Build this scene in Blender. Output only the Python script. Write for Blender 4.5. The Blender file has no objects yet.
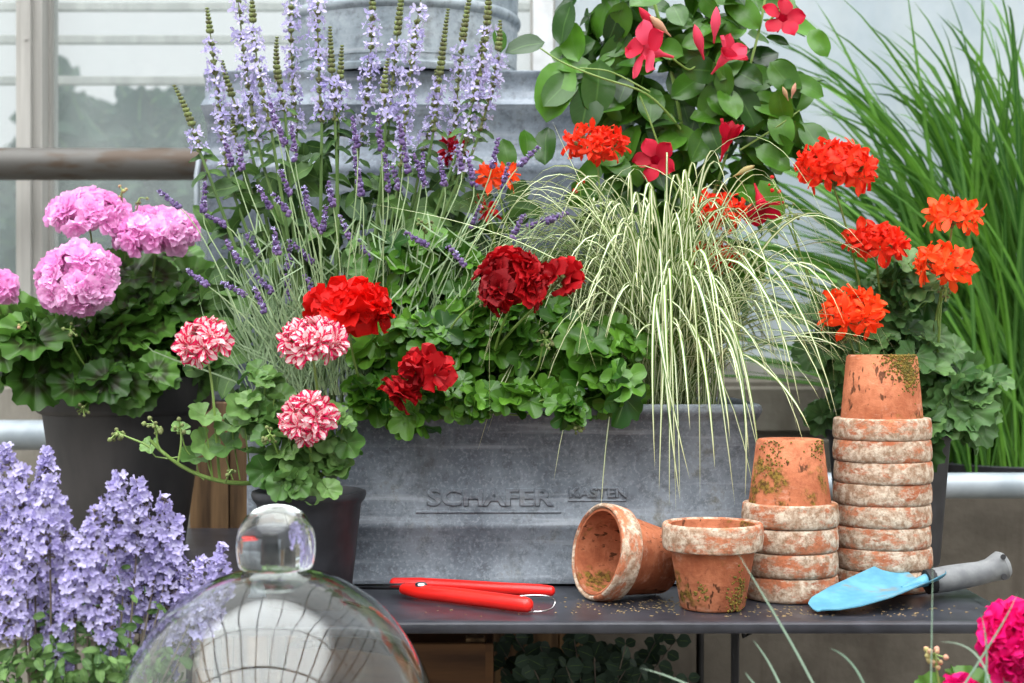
import bpy, math, random
import numpy as np
from mathutils import Vector
PI=math.pi
C=bpy.context.scene.collection
F=1540.0; CAMZ=1.101; TZ=0.75
def A(*v): return np.array(v,float)
def P(px,py,d):            # the point seen at pixel px,py at distance d in front of the camera (camera at y=-2.2)
    return A((px-512)*d/F, d-2.2, CAMZ-(py-341.5)*d/F)
def PT(px,py,h=0.0):       # the point on the table (height h above it) under a pixel
    d=(CAMZ-TZ-h)*F/(py-341.5)
    return P(px,py,d)
def S(r,g,b):
    f=lambda c:(c/255/12.92) if c<=10.3 else ((c/255+.055)/1.055)**2.4
    return (f(r),f(g),f(b),1)
def nz(v):
    v=np.asarray(v,float); return v/(np.linalg.norm(v)+1e-12)
# ------------------------------------------------------------------ materials
class NT:
    def __init__(s,name):
        s.m=bpy.data.materials.new(name); s.m.use_nodes=True
        s.t=s.m.node_tree; s.t.nodes.clear()
        s.out=s.t.nodes.new('ShaderNodeOutputMaterial')
    def n(s,typ,ins=None,**kw):
        nd=s.t.nodes.new(typ)
        for k,v in kw.items(): setattr(nd,k,v)
        for k,v in (ins or {}).items():
            if isinstance(v,bpy.types.NodeSocket): s.t.links.new(v,nd.inputs[k])
            else: nd.inputs[k].default_value=v
        return nd
    def math(s,op,a,b=0.0,c=None,clamp=False):
        nd=s.n('ShaderNodeMath',{0:a,1:b},operation=op,use_clamp=clamp)
        if c is not None:
            if isinstance(c,bpy.types.NodeSocket): s.t.links.new(c,nd.inputs[2])
            else: nd.inputs[2].default_value=c
        return nd.outputs[0]
    def mix(s,f,a,b,mode='MIX'):
        nd=s.t.nodes.new('ShaderNodeMix'); nd.data_type='RGBA'; nd.blend_type=mode
        for k,v in ((0,f),(6,a),(7,b)):
            if isinstance(v,bpy.types.NodeSocket): s.t.links.new(v,nd.inputs[k])
            else: nd.inputs[k].default_value=v
        return nd.outputs[2]
    def ss(s,x,a,b):      # smoothstep
        nd=s.n('ShaderNodeMapRange',{0:x,1:a,2:b,3:0.0,4:1.0},interpolation_type='SMOOTHSTEP'); return nd.outputs[0]
    def co(s,kind='Object',scale=(1,1,1),rand=False):
        tc=s.n('ShaderNodeTexCoord').outputs[kind]
        mp=s.n('ShaderNodeMapping',{0:tc,3:scale})
        if rand:
            oi=s.n('ShaderNodeObjectInfo').outputs['Random']
            v=s.n('ShaderNodeCombineXYZ',{0:s.math('MULTIPLY',oi,37.0),1:s.math('MULTIPLY',oi,91.0),2:s.math('MULTIPLY',oi,17.0)})
            s.t.links.new(v.outputs[0],mp.inputs[1])
        return mp.outputs[0]
    def noise(s,co,scale,detail=4,rough=.55):
        return s.n('ShaderNodeTexNoise',{'Vector':co,'Scale':scale,'Detail':detail,'Roughness':rough}).outputs[0]
    def pbr(s,color,rough=.5,metal=0.0,bump=None,bs=.3,bd=.002,trans=0.0,tcol=None,**kw):
        ins={'Base Color':color,'Roughness':rough,'Metallic':metal}; ins.update(kw)
        p=s.n('ShaderNodeBsdfPrincipled',ins)
        if bump is not None:
            b=s.n('ShaderNodeBump',{'Strength':bs,'Distance':bd,'Height':bump}); s.t.links.new(b.outputs[0],p.inputs['Normal'])
        o=p.outputs[0]
        if trans>0:
            tr=s.n('ShaderNodeBsdfTranslucent',{'Color':tcol if tcol is not None else color})
            o=s.n('ShaderNodeMixShader',{0:trans,1:o,2:tr.outputs[0]}).outputs[0]
        s.t.links.new(o,s.out.inputs[0]); return s.m
def leaf_mat(name,c1,c2,rough=.45,kind='palm',lobes=7,zone=0,veincol=None,trans=.25,spec=.4):
    t=NT(name)
    rnd=t.n('ShaderNodeAttribute',attribute_name='rnd').outputs['Fac']
    uv=t.n('ShaderNodeUVMap',uv_map='uv').outputs[0]; sp=t.n('ShaderNodeSeparateXYZ',{0:uv}); u,v=sp.outputs[0],sp.outputs[1]
    co=t.co(); nz_=t.noise(co,30,3)
    c=t.mix(rnd,c1,c2); c=t.mix(t.math('MULTIPLY',t.ss(nz_,.35,.75),.35),c,c1)
    if kind=='palm':
        w=t.math('ABSOLUTE',t.math('SINE',t.math('MULTIPLY',u,PI*lobes)))    # 0 at lobe axes
        ve=t.math('MULTIPLY',t.math('SUBTRACT',1.0,t.ss(w,.0,.14)),t.ss(v,1.0,.3))
        c=t.mix(t.math('MULTIPLY',ve,.35),c,veincol or S(150,180,110))
        if zone:
            n2=t.noise(co,60,2)
            z1=t.ss(t.math('ADD',v,t.math('MULTIPLY',n2,.25)),.30,.5); z2=t.ss(t.math('ADD',v,t.math('MULTIPLY',n2,.25)),.78,.55)
            c=t.mix(t.math('MULTIPLY',t.math('MULTIPLY',z1,z2),zone),c,S(38,28,18))
    elif kind=='mid':
        w=t.math('ABSOLUTE',t.math('SUBTRACT',u,.5))
        ve=t.math('SUBTRACT',1.0,t.ss(w,.01,.04))
        sv=t.math('ABSOLUTE',t.math('SINE',t.math('MULTIPLY',t.math('SUBTRACT',v,t.math('MULTIPLY',w,.5)),PI*9)))
        ve=t.math('MAXIMUM',ve,t.math('MULTIPLY',t.math('SUBTRACT',1.0,t.ss(sv,.0,.16)),.35))
        c=t.mix(t.math('MULTIPLY',ve,.4),c,veincol or S(140,175,90))
    elif kind=='stripe':
        w=t.math('ABSOLUTE',t.math('SUBTRACT',u,.5))
        st=t.ss(w,.17,.27); c=t.mix(st,S(240,242,208),c)
        c=t.mix(t.math('MULTIPLY',t.ss(v,.85,1.0),.5),c,S(205,195,140))
    elif kind=='grass':
        w=t.math('ABSOLUTE',t.math('SUBTRACT',u,.5))
        c=t.mix(t.math('MULTIPLY',t.ss(w,.1,.0),.35),c,S(150,190,100))
    return t.pbr(c,rough,trans=trans,**{'Specular IOR Level':spec})
def petal_mat(name,c1,c2,kind='plain',trans=.3,rough=.6):
    t=NT(name)
    rnd=t.n('ShaderNodeAttribute',attribute_name='rnd').outputs['Fac']
    uv=t.n('ShaderNodeUVMap',uv_map='uv').outputs[0]; sp=t.n('ShaderNodeSeparateXYZ',{0:uv}); u,v=sp.outputs[0],sp.outputs[1]
    w=t.math('MULTIPLY',t.math('ABSOLUTE',t.math('SUBTRACT',u,.5)),2.0)
    c=t.mix(rnd,c1,c2)
    str_=t.math('ABSOLUTE',t.math('SINE',t.math('MULTIPLY',u,PI*6)))
    if kind=='plain':
        c=t.mix(t.math('MULTIPLY',t.math('MULTIPLY',t.ss(str_,.25,.0),t.ss(v,.9,.2)),.35),c,c2)
        c=t.mix(t.math('MULTIPLY',t.ss(v,.25,.0),.5),c,c2)
    elif kind=='bicolor':
        n=t.noise(t.co(),120,2)
        e=t.math('ADD',w,t.math('MULTIPLY',n,.7))
        e=t.ss(t.math('ADD',e,t.math('MULTIPLY',v,.25)),.98,1.18)
        s2=t.math('MULTIPLY',t.ss(w,.16,.05),t.ss(v,.75,.45)); e=t.math('MAXIMUM',e,t.math('MULTIPLY',s2,.8))
        c=t.mix(e,S(250,222,222),c)
    elif kind=='star':
        c=t.mix(t.math('MULTIPLY',t.ss(w,.0,.9),.5),c,c2)
    elif kind=='throat':
        c=t.mix(t.math('MULTIPLY',t.ss(v,.5,.0),.8),c,c2)
    return t.pbr(c,rough,trans=trans,**{'Specular IOR Level':.25})
def plain(name,c1,c2=None,rough=.5,metal=0,scale=20,bs=0,stretch=(1,1,1),trans=0,**kw):
    t=NT(name); co=t.co(scale=stretch,rand=True); n=t.noise(co,scale,5)
    c=t.mix(t.ss(n,.3,.7),c1,c2 or c1)
    return t.pbr(c,rough,metal,bump=n if bs else None,bs=bs,trans=trans,**kw)
def zinc_mat(name,dark,light,met=.3,grime=.5):
    t=NT(name); co=t.co()
    a=t.noise(co,6,6,.65); b=t.noise(co,60,5,.75); f=t.noise(co,190,4,.7); st=t.noise(t.co(scale=(.5,1,9)),6,5,.6)
    w=t.noise(t.co(scale=(1,1,.35)),13,5,.7)
    c=t.mix(t.ss(a,.35,.65),dark,light)
    c=t.mix(t.math('MULTIPLY',t.ss(b,.48,.64),.5),c,S(66,70,76))
    c=t.mix(t.math('MULTIPLY',t.ss(f,.5,.64),.3),c,S(158,166,174))
    c=t.mix(t.math('MULTIPLY',t.ss(st,.52,.70),.45),c,S(170,176,182))
    c=t.mix(t.math('MULTIPLY',t.ss(w,.56,.72),grime),c,S(60,60,58))
    mo=t.math('MULTIPLY',t.ss(a,.56,.68),t.ss(b,.42,.55)); c=t.mix(t.math('MULTIPLY',mo,grime),c,S(92,82,50))
    return t.pbr(c,t.math('ADD',t.math('MULTIPLY',b,.3),.4),met,bump=b,bs=.2,bd=.001)
def terra_mat(name,rim):
    t=NT(name); co=t.co(rand=True)
    a=t.noise(co,16,5,.65); b=t.noise(co,85,5,.65); d=t.noise(t.co(scale=(1,1,2.2),rand=True),20,6,.75)
    g=t.noise(co,11,4,.65); f=t.noise(co,220,3,.6)
    c=t.mix(t.ss(a,.3,.7),S(150,84,56),S(196,124,90))
    c=t.mix(t.math('MULTIPLY',t.ss(b,.45,.7),.5),c,S(130,70,48))
    if rim:
        li=t.mix(t.ss(b,.35,.65),S(142,120,98),S(208,196,176))
        c=t.mix(t.math('MULTIPLY',t.ss(d,.40,.53),.85),c,li)
        c=t.mix(t.math('MULTIPLY',t.ss(f,.52,.66),.5),c,S(112,88,66))
        c=t.mix(t.math('MULTIPLY',t.ss(g,.60,.72),.6),c,S(90,76,48))
    else:
        c=t.mix(t.math('MULTIPLY',t.ss(d,.56,.72),.4),c,S(206,178,156))
        v=t.noise(t.co(scale=(1,1,.45),rand=True),130,2,.5)
        sp=t.math('MULTIPLY',t.ss(v,.60,.66),t.ss(a,.44,.54)); c=t.mix(t.math('MULTIPLY',sp,.85),c,S(64,42,28))
        mo=t.math('MULTIPLY',t.ss(g,.55,.62),t.ss(b,.38,.55)); c=t.mix(t.math('MULTIPLY',mo,.85),c,t.mix(t.ss(f,.4,.6),S(60,52,18),S(120,104,40)))
    return t.pbr(c,.9,bump=t.math('ADD',b,t.math('MULTIPLY',d,.8)),bs=.6,bd=.003,**{'Specular IOR Level':.15})
M={}
M['zinc']=zinc_mat('zinc_trough',S(84,91,100),S(122,130,138),.2)
M['zinc_light']=zinc_mat('zinc_box',S(106,118,126),S(156,166,172),.05,.3)
M['zinc_box']=zinc_mat('zinc_box_metal',S(88,98,110),S(132,142,152),.1,.4)
M['terra']=terra_mat('terracotta',False); M['terra_rim']=terra_mat('limed_terracotta',True)
M['table']=plain('table_paint',S(34,35,41),S(52,53,60),.36,.0,26,.12,**{'Specular IOR Level':.6})
M['dark_metal']=plain('dark_metal',S(22,22,24),S(34,34,36),.4,.6,30)
M['blackpot']=plain('black_plastic',S(36,35,35),S(60,57,56),.6,0,14,.15,(1,1,.4))
M['blackpot2']=plain('grey_black_plastic',S(32,33,37),S(50,51,56),.5,0,25,.08)
M['soil']=plain('soil',S(32,22,15),S(58,42,30),.95,0,120,.8)
M['wood']=plain('old_wood',S(58,40,24),S(150,118,82),.85,0,34,.9,(1,1,.07))
M['wood_h']=plain('old_wood_dark',S(64,40,22),S(120,82,48),.8,0,16,.5,(.12,1,1))
M['pipe_rust']=(lambda t:(t.pbr(t.mix(t.math('MULTIPLY',t.ss(t.noise(t.co(scale=(.3,1,1)),22,5),.46,.6),.8),S(84,82,78),S(66,48,30)),.55,.3)))(NT('rusty_pipe'))
M['pipe']=plain('galvanised_pipe',S(128,138,144),S(156,164,170),.4,.15,12)
M['silver']=plain('steel',S(200,200,200),S(220,220,220),.2,1,12)
M['red_plastic']=plain('red_vinyl',S(214,22,18),S(228,36,26),.32,0,10)
M['cyan']=(lambda t:(lambda n,b:t.pbr(t.mix(t.math('MULTIPLY',t.ss(n,.54,.66),.7),t.mix(t.ss(b,.3,.7),S(70,132,158),S(92,154,174)),S(128,118,100)),.5))(t.noise(t.co(scale=(1,2.5,1)),16,6,.7),t.noise(t.co(),40,3)))(NT('worn_cyan_paint'))
M['grey_rubber']=plain('grey_rubber',S(96,98,100),S(122,124,124),.65,0,40,.1)
M['hole']=plain('black_rubber',S(16,16,18),S(22,22,24),.7)
M['frame']=plain('weathered_frame',S(146,144,138),S(176,174,168),.7,0,18,.2,(1,1,.1))
M['rib']=plain('white_rib',S(190,192,192),S(210,212,212),.6)
def wall_mat(name,c1,c2,c3):
    t=NT(name); co=t.co(); a=t.noise(co,3.5,6,.6); st=t.noise(t.co(scale=(6,6,.8)),3,4); f=t.noise(co,50,4)
    c=t.mix(t.ss(a,.35,.65),c1,c2); c=t.mix(t.math('MULTIPLY',t.ss(st,.5,.7),.5),c,c3); c=t.mix(t.math('MULTIPLY',f,.3),c,c3)
    return t.pbr(c,.9,bump=f,bs=.4,bd=.004)
M['stone']=wall_mat('stone_wall',S(112,107,96),S(138,134,124),S(84,78,68))
M['conc']=wall_mat('concrete_wall',S(62,57,48),S(92,86,76),S(50,38,28))
M['floor']=wall_mat('gravel_floor',S(110,106,98),S(134,128,118),S(84,80,72))
def pane_mat(name,milk,c1,c2):
    t=NT(name); co=t.co(); a=t.noise(co,2.2,5,.6); st=t.noise(t.co(scale=(7,7,.6)),4,4)
    c=t.mix(t.ss(a,.3,.7),c1,c2); c=t.mix(t.math('MULTIPLY',t.ss(st,.45,.7),.35),c,S(205,212,212))
    d=t.n('ShaderNodeBsdfDiffuse',{0:c}); tr=t.n('ShaderNodeBsdfTranslucent',{0:c})
    dd=t.n('ShaderNodeMixShader',{0:.5,1:d.outputs[0],2:tr.outputs[0]})
    tp=t.n('ShaderNodeBsdfTransparent',{0:(.975,.985,.985,1)})
    f=t.math('ADD',milk,t.math('MULTIPLY',t.math('SUBTRACT',a,.5),.3))
    g=t.n('ShaderNodeMixShader',{0:f,1:tp.outputs[0],2:dd.outputs[0]})
    t.t.links.new(g.outputs[0],t.out.inputs[0]); return t.m
M['pane']=pane_mat('dusty_glass',.26,S(186,200,200),S(206,216,214))
M['pane_milky']=pane_mat('milky_glass',.78,S(182,195,203),S(214,221,224))
def glass_mat():
    t=NT('clear_glass'); g=t.n('ShaderNodeBsdfGlass',{'Color':(.97,.99,.98,1),'Roughness':0.0,'IOR':1.5})
    tp=t.n('ShaderNodeBsdfTransparent',{0:(.9,.93,.92,1)})
    t.t.links.new(g.outputs[0],t.out.inputs[0]); return t.m
M['glass']=glass_mat()
M['stem']=plain('green_stem',S(112,142,62),S(134,160,84),.5,0,20,trans=.1)
M['stem_dark']=plain('dark_green_stem',S(70,98,44),S(96,122,62),.5,0,20)
M['stem_pale']=plain('pale_stem',S(134,158,112),S(160,180,134),.6,0,20)
M['stem_brown']=plain('brown_stem',S(88,76,72),S(112,104,88),.6,0,20)
M['l_zonal']=leaf_mat('zonal_leaf',S(44,78,26),S(96,142,56),.42,lobes=9,zone=.75)
M['l_bi']=leaf_mat('pale_geranium_leaf',S(60,102,38),S(124,160,90),.45,lobes=6,zone=.2)
M['l_ivy']=leaf_mat('ivy_geranium_leaf',S(30,72,16),S(100,150,48),.34,lobes=5)
M['l_star']=leaf_mat('star_geranium_leaf',S(44,84,34),S(116,154,90),.5,lobes=8,zone=.25)
M['l_mand']=leaf_mat('glossy_leaf',S(24,58,16),S(88,140,40),.3,'mid',spec=.4,trans=.18,veincol=S(90,130,60))
M['l_salvia']=leaf_mat('sage_leaf',S(38,70,30),S(96,132,66),.55,'mid')
M['l_lav']=leaf_mat('lavender_leaf',S(112,136,98),S(152,172,136),.6,'grass')
M['l_carex']=leaf_mat('striped_sedge',S(70,108,34),S(122,152,60),.4,'stripe')
M['l_grass']=leaf_mat('green_blade',S(40,88,24),S(92,142,44),.4,'grass',trans=.35)
M['l_fore']=leaf_mat('bluish_blade',S(120,150,130),S(170,190,170),.5,'grass')
M['l_cat']=leaf_mat('catmint_leaf',S(50,84,38),S(104,138,74),.6,'mid')
M['l_euc']=leaf_mat('eucalyptus_leaf',S(46,62,50),S(84,104,88),.5,'mid')
M['l_tree']=leaf_mat('tree_leaf',S(26,46,38),S(50,74,58),.6,'mid')
M['bark']=plain('bark',S(70,60,50),S(96,84,72),.9)
M['p_pink']=petal_mat('pink_petal',S(252,208,240),S(240,166,220),trans=.4)
M['p_bi']=petal_mat('bicolour_petal',S(224,44,104),S(208,24,76),'bicolor')
M['p_red']=petal_mat('red_petal',S(222,18,10),S(190,8,6),trans=.2)
M['p_crim']=petal_mat('crimson_petal',S(186,10,20),S(128,4,14),trans=.2)
M['p_orange']=petal_mat('orange_petal',S(252,112,44),S(240,66,24),'star')
M['p_scar']=petal_mat('scarlet_petal',S(246,78,40),S(226,36,20),'star')
M['p_mag']=petal_mat('magenta_petal',S(240,20,130),S(214,8,104))
M['p_mand']=petal_mat('pink_trumpet',S(232,84,112),S(196,16,50),'throat')
M['p_mcrim']=petal_mat('crimson_trumpet',S(206,22,56),S(160,8,34),'throat')
M['p_salvia']=petal_mat('pale_lilac_petal',S(216,210,238),S(182,174,220))
M['p_cat']=petal_mat('lilac_petal',S(202,196,228),S(172,162,212))
M['p_lav']=petal_mat('lavender_bud',S(128,106,150),S(80,62,108),trans=.1)
M['bud']=petal_mat('green_bud',S(128,142,86),S(98,98,66),trans=.1)
M['bud_pink']=petal_mat('rosy_bud',S(206,150,130),S(150,150,90),trans=.1)
M['bud_red']=petal_mat('red_bud',S(200,40,30),S(180,20,24),trans=.1)
# ------------------------------------------------------------------ mesh building
class MB:
    def __init__(s): s.V=[];s.F=[];s.U=[];s.R=[];s.MI=[];s.n=0
    def add(s,T,Mx=None,t=(0,0,0),sc=1.0,rnd=None,mi=0):
        V,Fc,U=T
        W=V*sc
        if Mx is not None: W=W@Mx.T
        s.V.append(W+np.asarray(t)); s.F.append(Fc+s.n); s.U.append(U)
        s.R.append(np.full(len(V),.5 if rnd is None else rnd)); s.MI.append(np.full(len(Fc),mi)); s.n+=len(V); return s
    def tmpl(s): return (np.concatenate(s.V),np.concatenate(s.F),np.concatenate(s.U))
    def build(s,name,mats,parent=None,smooth=True,origin=None,loc=None):
        if not isinstance(mats,(list,tuple)): mats=[mats]
        V=np.concatenate(s.V); Fc=np.concatenate(s.F); U=np.concatenate(s.U)
        if origin is None: origin=np.array(parent.location) if parent is not None and parent.get('_w',1) else np.zeros(3)
        V=V-origin
        me=bpy.data.meshes.new(name)
        me.vertices.add(len(V)); me.vertices.foreach_set('co',V.astype(np.float32).ravel())
        deg=(Fc[:,3]==Fc[:,2])
        sizes=np.where(deg,3,4); starts=np.concatenate([[0],np.cumsum(sizes)[:-1]])
        keep=np.ones(Fc.shape,bool); keep[deg,3]=False
        li=Fc[keep]
        me.loops.add(len(li)); me.loops.foreach_set('vertex_index',li.astype(np.int32))
        me.polygons.add(len(Fc)); me.polygons.foreach_set('loop_start',starts.astype(np.int32)); 
        me.polygons.foreach_set('material_index',np.concatenate(s.MI).astype(np.int32))
        me.update(calc_edges=True)
        uv=me.uv_layers.new(name='uv'); uv.data.foreach_set('uv',U[li].astype(np.float32).ravel())
        at=me.attributes.new('rnd','FLOAT','POINT'); at.data.foreach_set('value',np.concatenate(s.R).astype(np.float32))
        me.polygons.foreach_set('use_smooth',np.full(len(Fc),smooth))
        for m in mats: me.materials.append(M[m])
        me.validate()
        if smooth: me.set_sharp_from_angle(angle=math.radians(42) if len(Fc)<9000 else math.radians(80))
        o=bpy.data.objects.new(name,me); C.objects.link(o)
        if parent is not None: o.parent=parent
        elif np.any(origin): o.location=origin
        return o
def thing(name,label,cat,loc=(0,0,0),group=None,rot=None):
    o=bpy.data.objects.new(name,None); C.objects.link(o); o.location=tuple(float(x) for x in loc); o.empty_display_size=.05
    if rot: o.rotation_euler=rot
    return tag(o,label,cat,group)
def tag(o,label=None,cat=None,group=None,kind=None):
    if label: o['label']=label
    if cat: o['category']=cat
    if group: o['group']=group
    if kind: o['kind']=kind
    return o
def dup(root,loc,label=None,group=None,rot=None):
    r=root.copy(); C.objects.link(r); r.location=loc
    if rot: r.rotation_euler=rot
    if label: r['label']=label
    if group: r['group']=group
    for ch in list(root.children):
        c=ch.copy(); C.objects.link(c); c.parent=r
        for g in ch.children:
            d=g.copy(); C.objects.link(d); d.parent=c
    return r
def grid(nu,nv,fn,wrap=False):
    V=[];U=[]
    for j in range(nv+1):
        for i in range(nu+1):
            u=i/nu; v=j/nv; V.append(fn(u,v)); U.append((u,v))
    Fc=[]
    for j in range(nv):
        for i in range(nu):
            a=j*(nu+1)+i; Fc.append((a,a+1,a+nu+2,a+nu+1))
    return (np.array(V,float),np.array(Fc,int),np.array(U,float))
def lathe(prof,n=24):     # prof [(r,z)]
    V=[];U=[];Fc=[]; k=len(prof)
    for j,(r,z) in enumerate(prof):
        for i in range(n):
            a=2*PI*i/n; V.append((max(r,1e-5)*math.cos(a),max(r,1e-5)*math.sin(a),z)); U.append((i/n,j/(k-1)))
    for j in range(k-1):
        for i in range(n):
            a=j*n+i; b=j*n+(i+1)%n; Fc.append((a,b,b+n,a+n))
    return (np.array(V,float),np.array(Fc,int),np.array(U,float))
def frame(n,y):
    z=nz(n); y=np.asarray(y,float); y=y-np.dot(y,z)*z
    if np.linalg.norm(y)<1e-6: y=np.cross(z,A(1,.3,.2))
    y=nz(y); x=np.cross(y,z); return np.stack([x,y,z],1)
def bez(p0,p1,p2,p3,n):
    t=np.linspace(0,1,n)[:,None]
    return (1-t)**3*p0+3*(1-t)**2*t*p1+3*(1-t)*t*t*p2+t**3*p3
def tube(pts,r,sides=6,cap=True):
    pts=np.asarray(pts,float); n=len(pts); r=np.broadcast_to(np.asarray(r,float),(n,))
    if cap:
        e0=pts[0]-(pts[1]-pts[0])*1e-3; e1=pts[-1]+(pts[-1]-pts[-2])*1e-3
        pts=np.vstack([e0,pts,e1]); r=np.concatenate([[r[0]*.02],r,[r[-1]*.02]]); n+=2
    T=np.gradient(pts,axis=0); ref=A(0,0,1) if abs(nz(pts[-1]-pts[0])[2])<.9 else A(1,0,0)
    V=[];U=[];Fc=[]
    x=np.cross(T[n//2],ref)
    for j in range(n):
        z=nz(T[j]); x=x-np.dot(x,z)*z; x=nz(x); y=np.cross(z,x)
        for i in range(sides):
            a=2*PI*i/sides; V.append(pts[j]+r[j]*(math.cos(a)*x+math.sin(a)*y)); U.append((i/sides,j/(n-1)))
    for j in range(n-1):
        for i in range(sides):
            a=j*sides+i; b=j*sides+(i+1)%sides; Fc.append((a,b,b+sides,a+sides))
    return (np.array(V),np.array(Fc,int),np.array(U))
def ribbon(pts,w,side,fold=.25):
    pts=np.asarray(pts,float); n=len(pts); T=np.gradient(pts,axis=0); V=[];U=[];Fc=[]
    for j in range(n):
        z=nz(T[j]); s=side-np.dot(side,z)*z; s=nz(s); k=np.cross(z,s)
        ww=w*min(1,.55+2*j/n)*(1-(j/(n-1))**4*.93)*(1 if j<n-1 else .1)
        for i,u in enumerate((-1,0,1)):
            V.append(pts[j]+s*u*ww/2+k*(abs(u)*fold*ww/2)); U.append(((u+1)/2,j/(n-1)))
    for j in range(n-1):
        for i in range(2):
            a=j*3+i; Fc.append((a,a+1,a+4,a+3))
    return (np.array(V),np.array(Fc,int),np.array(U))
def box(x0,y0,z0,x1,y1,z1,b=.002):
    mb=MB()
    L=[]
    prof=[(-b,z0),(0,z0+b),(0,z1-b),(-b,z1)]
    V=[];Fc=[];U=[]
    for o,z in prof:
        for (x,y) in ((x0-o,y0-o),(x1+o,y0-o),(x1+o,y1+o),(x0-o,y1+o)):
            V.append((x,y,z)); U.append((x,z))
    for j in range(3):
        for i in range(4):
            a=j*4+i;c=j*4+(i+1)%4; Fc.append((a,c,c+4,a+4))
    Fc.append((3,2,1,0)); Fc.append((12,13,14,15))
    return (np.array(V,float),np.array(Fc,int),np.array(U,float))
def bar(p,q,w,h,b=.001):   # box beam from p to q
    p=np.asarray(p,float);q=np.asarray(q,float); L=np.linalg.norm(q-p)
    T=box(-w/2,-h/2,0,w/2,h/2,L,b); z=nz(q-p); x=np.cross(A(0,1,0),z)
    if np.linalg.norm(x)<.1: x=A(1,0,0)
    x=nz(x); y=np.cross(z,x); Mx=np.stack([x,y,z],1)
    return (T[0]@Mx.T+p,T[1],T[2])
def rrect(hx,hy,r,k=4):
    pts=[]
    for (cx,cy,a0) in ((hx-r,hy-r,0),(-hx+r,hy-r,90),(-hx+r,-hy+r,180),(hx-r,-hy+r,270)):
        for i in range(k+1):
            a=math.radians(a0+90*i/k); pts.append((cx+r*math.cos(a),cy+r*math.sin(a)))
    return pts
def loft_rect(hx,hy,r,prof):
    V=[];U=[];Fc=[];n=None
    for j,(o,z) in enumerate(prof):
        pts=rrect(hx+o,hy+o,max(r+o,.002)); n=len(pts)
        for i,(x,y) in enumerate(pts): V.append((x,y,z)); U.append((i/n,j/(len(prof)-1)))
    for j in range(len(prof)-1):
        for i in range(n):
            a=j*n+i;b=j*n+(i+1)%n; Fc.append((a,b,b+n,a+n))
    return (np.array(V,float),np.array(Fc,int),np.array(U,float))
def ico(sub=1):
    import bmesh
    bm=bmesh.new(); bmesh.ops.create_icosphere(bm,subdivisions=sub,radius=1)
    V=np.array([v.co[:] for v in bm.verts]); Fc=np.array([[v.index for v in f.verts]+[f.verts[-1].index] for f in bm.faces]); bm.free()
    return (V,Fc,np.stack([np.arctan2(V[:,1],V[:,0])/6.283+.5,V[:,2]*.5+.5],1))
ICO=ico(1)
def egg(): 
    return lathe([(0,0),(.5,.12),(.85,.4),(1,.75),(.85,1.25),(.45,1.75),(0,2)],7)
EGG=egg()
# ------------------------------------------------------------------ petals, florets and leaves
def petal(W=.8,prof='ob',cup=.15,wave=.06,notch=0.0,nu=4,nv=5,seed=0,curl=0.0):
    r=np.random.default_rng(seed); ph=r.uniform(0,6); 
    if prof=='ob': K=[(0,.14),(.25,.42),(.55,.85),(.8,1),(.93,.82),(1,.45)]
    elif prof=='star': K=[(0,.16),(.25,.5),(.5,.9),(.7,1),(.88,.55),(1,.04)]
    elif prof=='lobe': K=[(0,.35),(.3,.85),(.55,1),(.75,.85),(.9,.45),(1,.03)]
    else: K=[(0,.3),(.4,.8),(.75,1),(1,.5)]
    ks=[k[0] for k in K]; kw=[k[1] for k in K]
    def fn(u,v):
        x=(u-.5)*W*np.interp(v,ks,kw); e=2*u-1
        y=v-(.10*e*e*v if prof=='ob' else 0)-notch*(1-abs(e))*(v**6)
        z=cup*e*e*(.3+v*.7)*W+wave*math.sin(ph+e*3.6+v*2)*v+curl*v*v
        return (x,y,z)
    return grid(nu,nv,fn)
def floret(layers,prof='ob',seed=0,**kw):
    r=np.random.default_rng(seed); mb=MB()
    for (n,L,W,el) in layers:
        off=r.uniform(0,6)
        for i in range(n):
            T=petal(W,prof,seed=seed*31+i+int(el),**kw)
            a=off+2*PI*i/n+r.normal(0,.12); e=math.radians(el+r.normal(0,7))
            rad=A(math.cos(a),math.sin(a),0); y=rad*math.cos(e)+A(0,0,math.sin(e)); z=-rad*math.sin(e)+A(0,0,math.cos(e))
            mb.add(T,frame(z,y),rad*.04,L*(1+r.normal(0,.07)))
    return mb.tmpl()
FL={}
FL['double']=[floret([(5,1,.85,14),(5,.8,.8,38),(4,.55,.75,64)],seed=s,wave=.10) for s in range(3)]
FL['bi']=[floret([(5,1,.62,14),(5,.84,.58,34),(4,.6,.55,58)],seed=10+s,wave=.05) for s in range(3)]
FL['single']=[floret([(5,1,.95,18),(3,.7,.8,48)],seed=20+s,wave=.10) for s in range(3)]
FL['rose']=[floret([(5,1,1.0,10),(5,.85,.9,36),(4,.6,.9,66)],seed=25+s,wave=.09,curl=-.12) for s in range(3)]
FL['star']=[floret([(5,1,.42,28)],'star',seed=30+s,wave=.10,curl=-.25,nu=2,nv=5) for s in range(4)]
FL['starbig']=[floret([(5,1,.48,20),(2,.7,.35,50)],'star',seed=36+s,wave=.10,curl=-.2,nu=2,nv=5) for s in range(4)]
FL['tiny']=[floret([(3,1,.75,15),(2,.7,.6,60)],'ob',seed=40+s,nu=2,nv=2) for s in range(3)]
FL['cat']=[floret([(4,1,.95,22)],'ob',seed=45+s,nu=2,nv=2) for s in range(3)]
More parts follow.
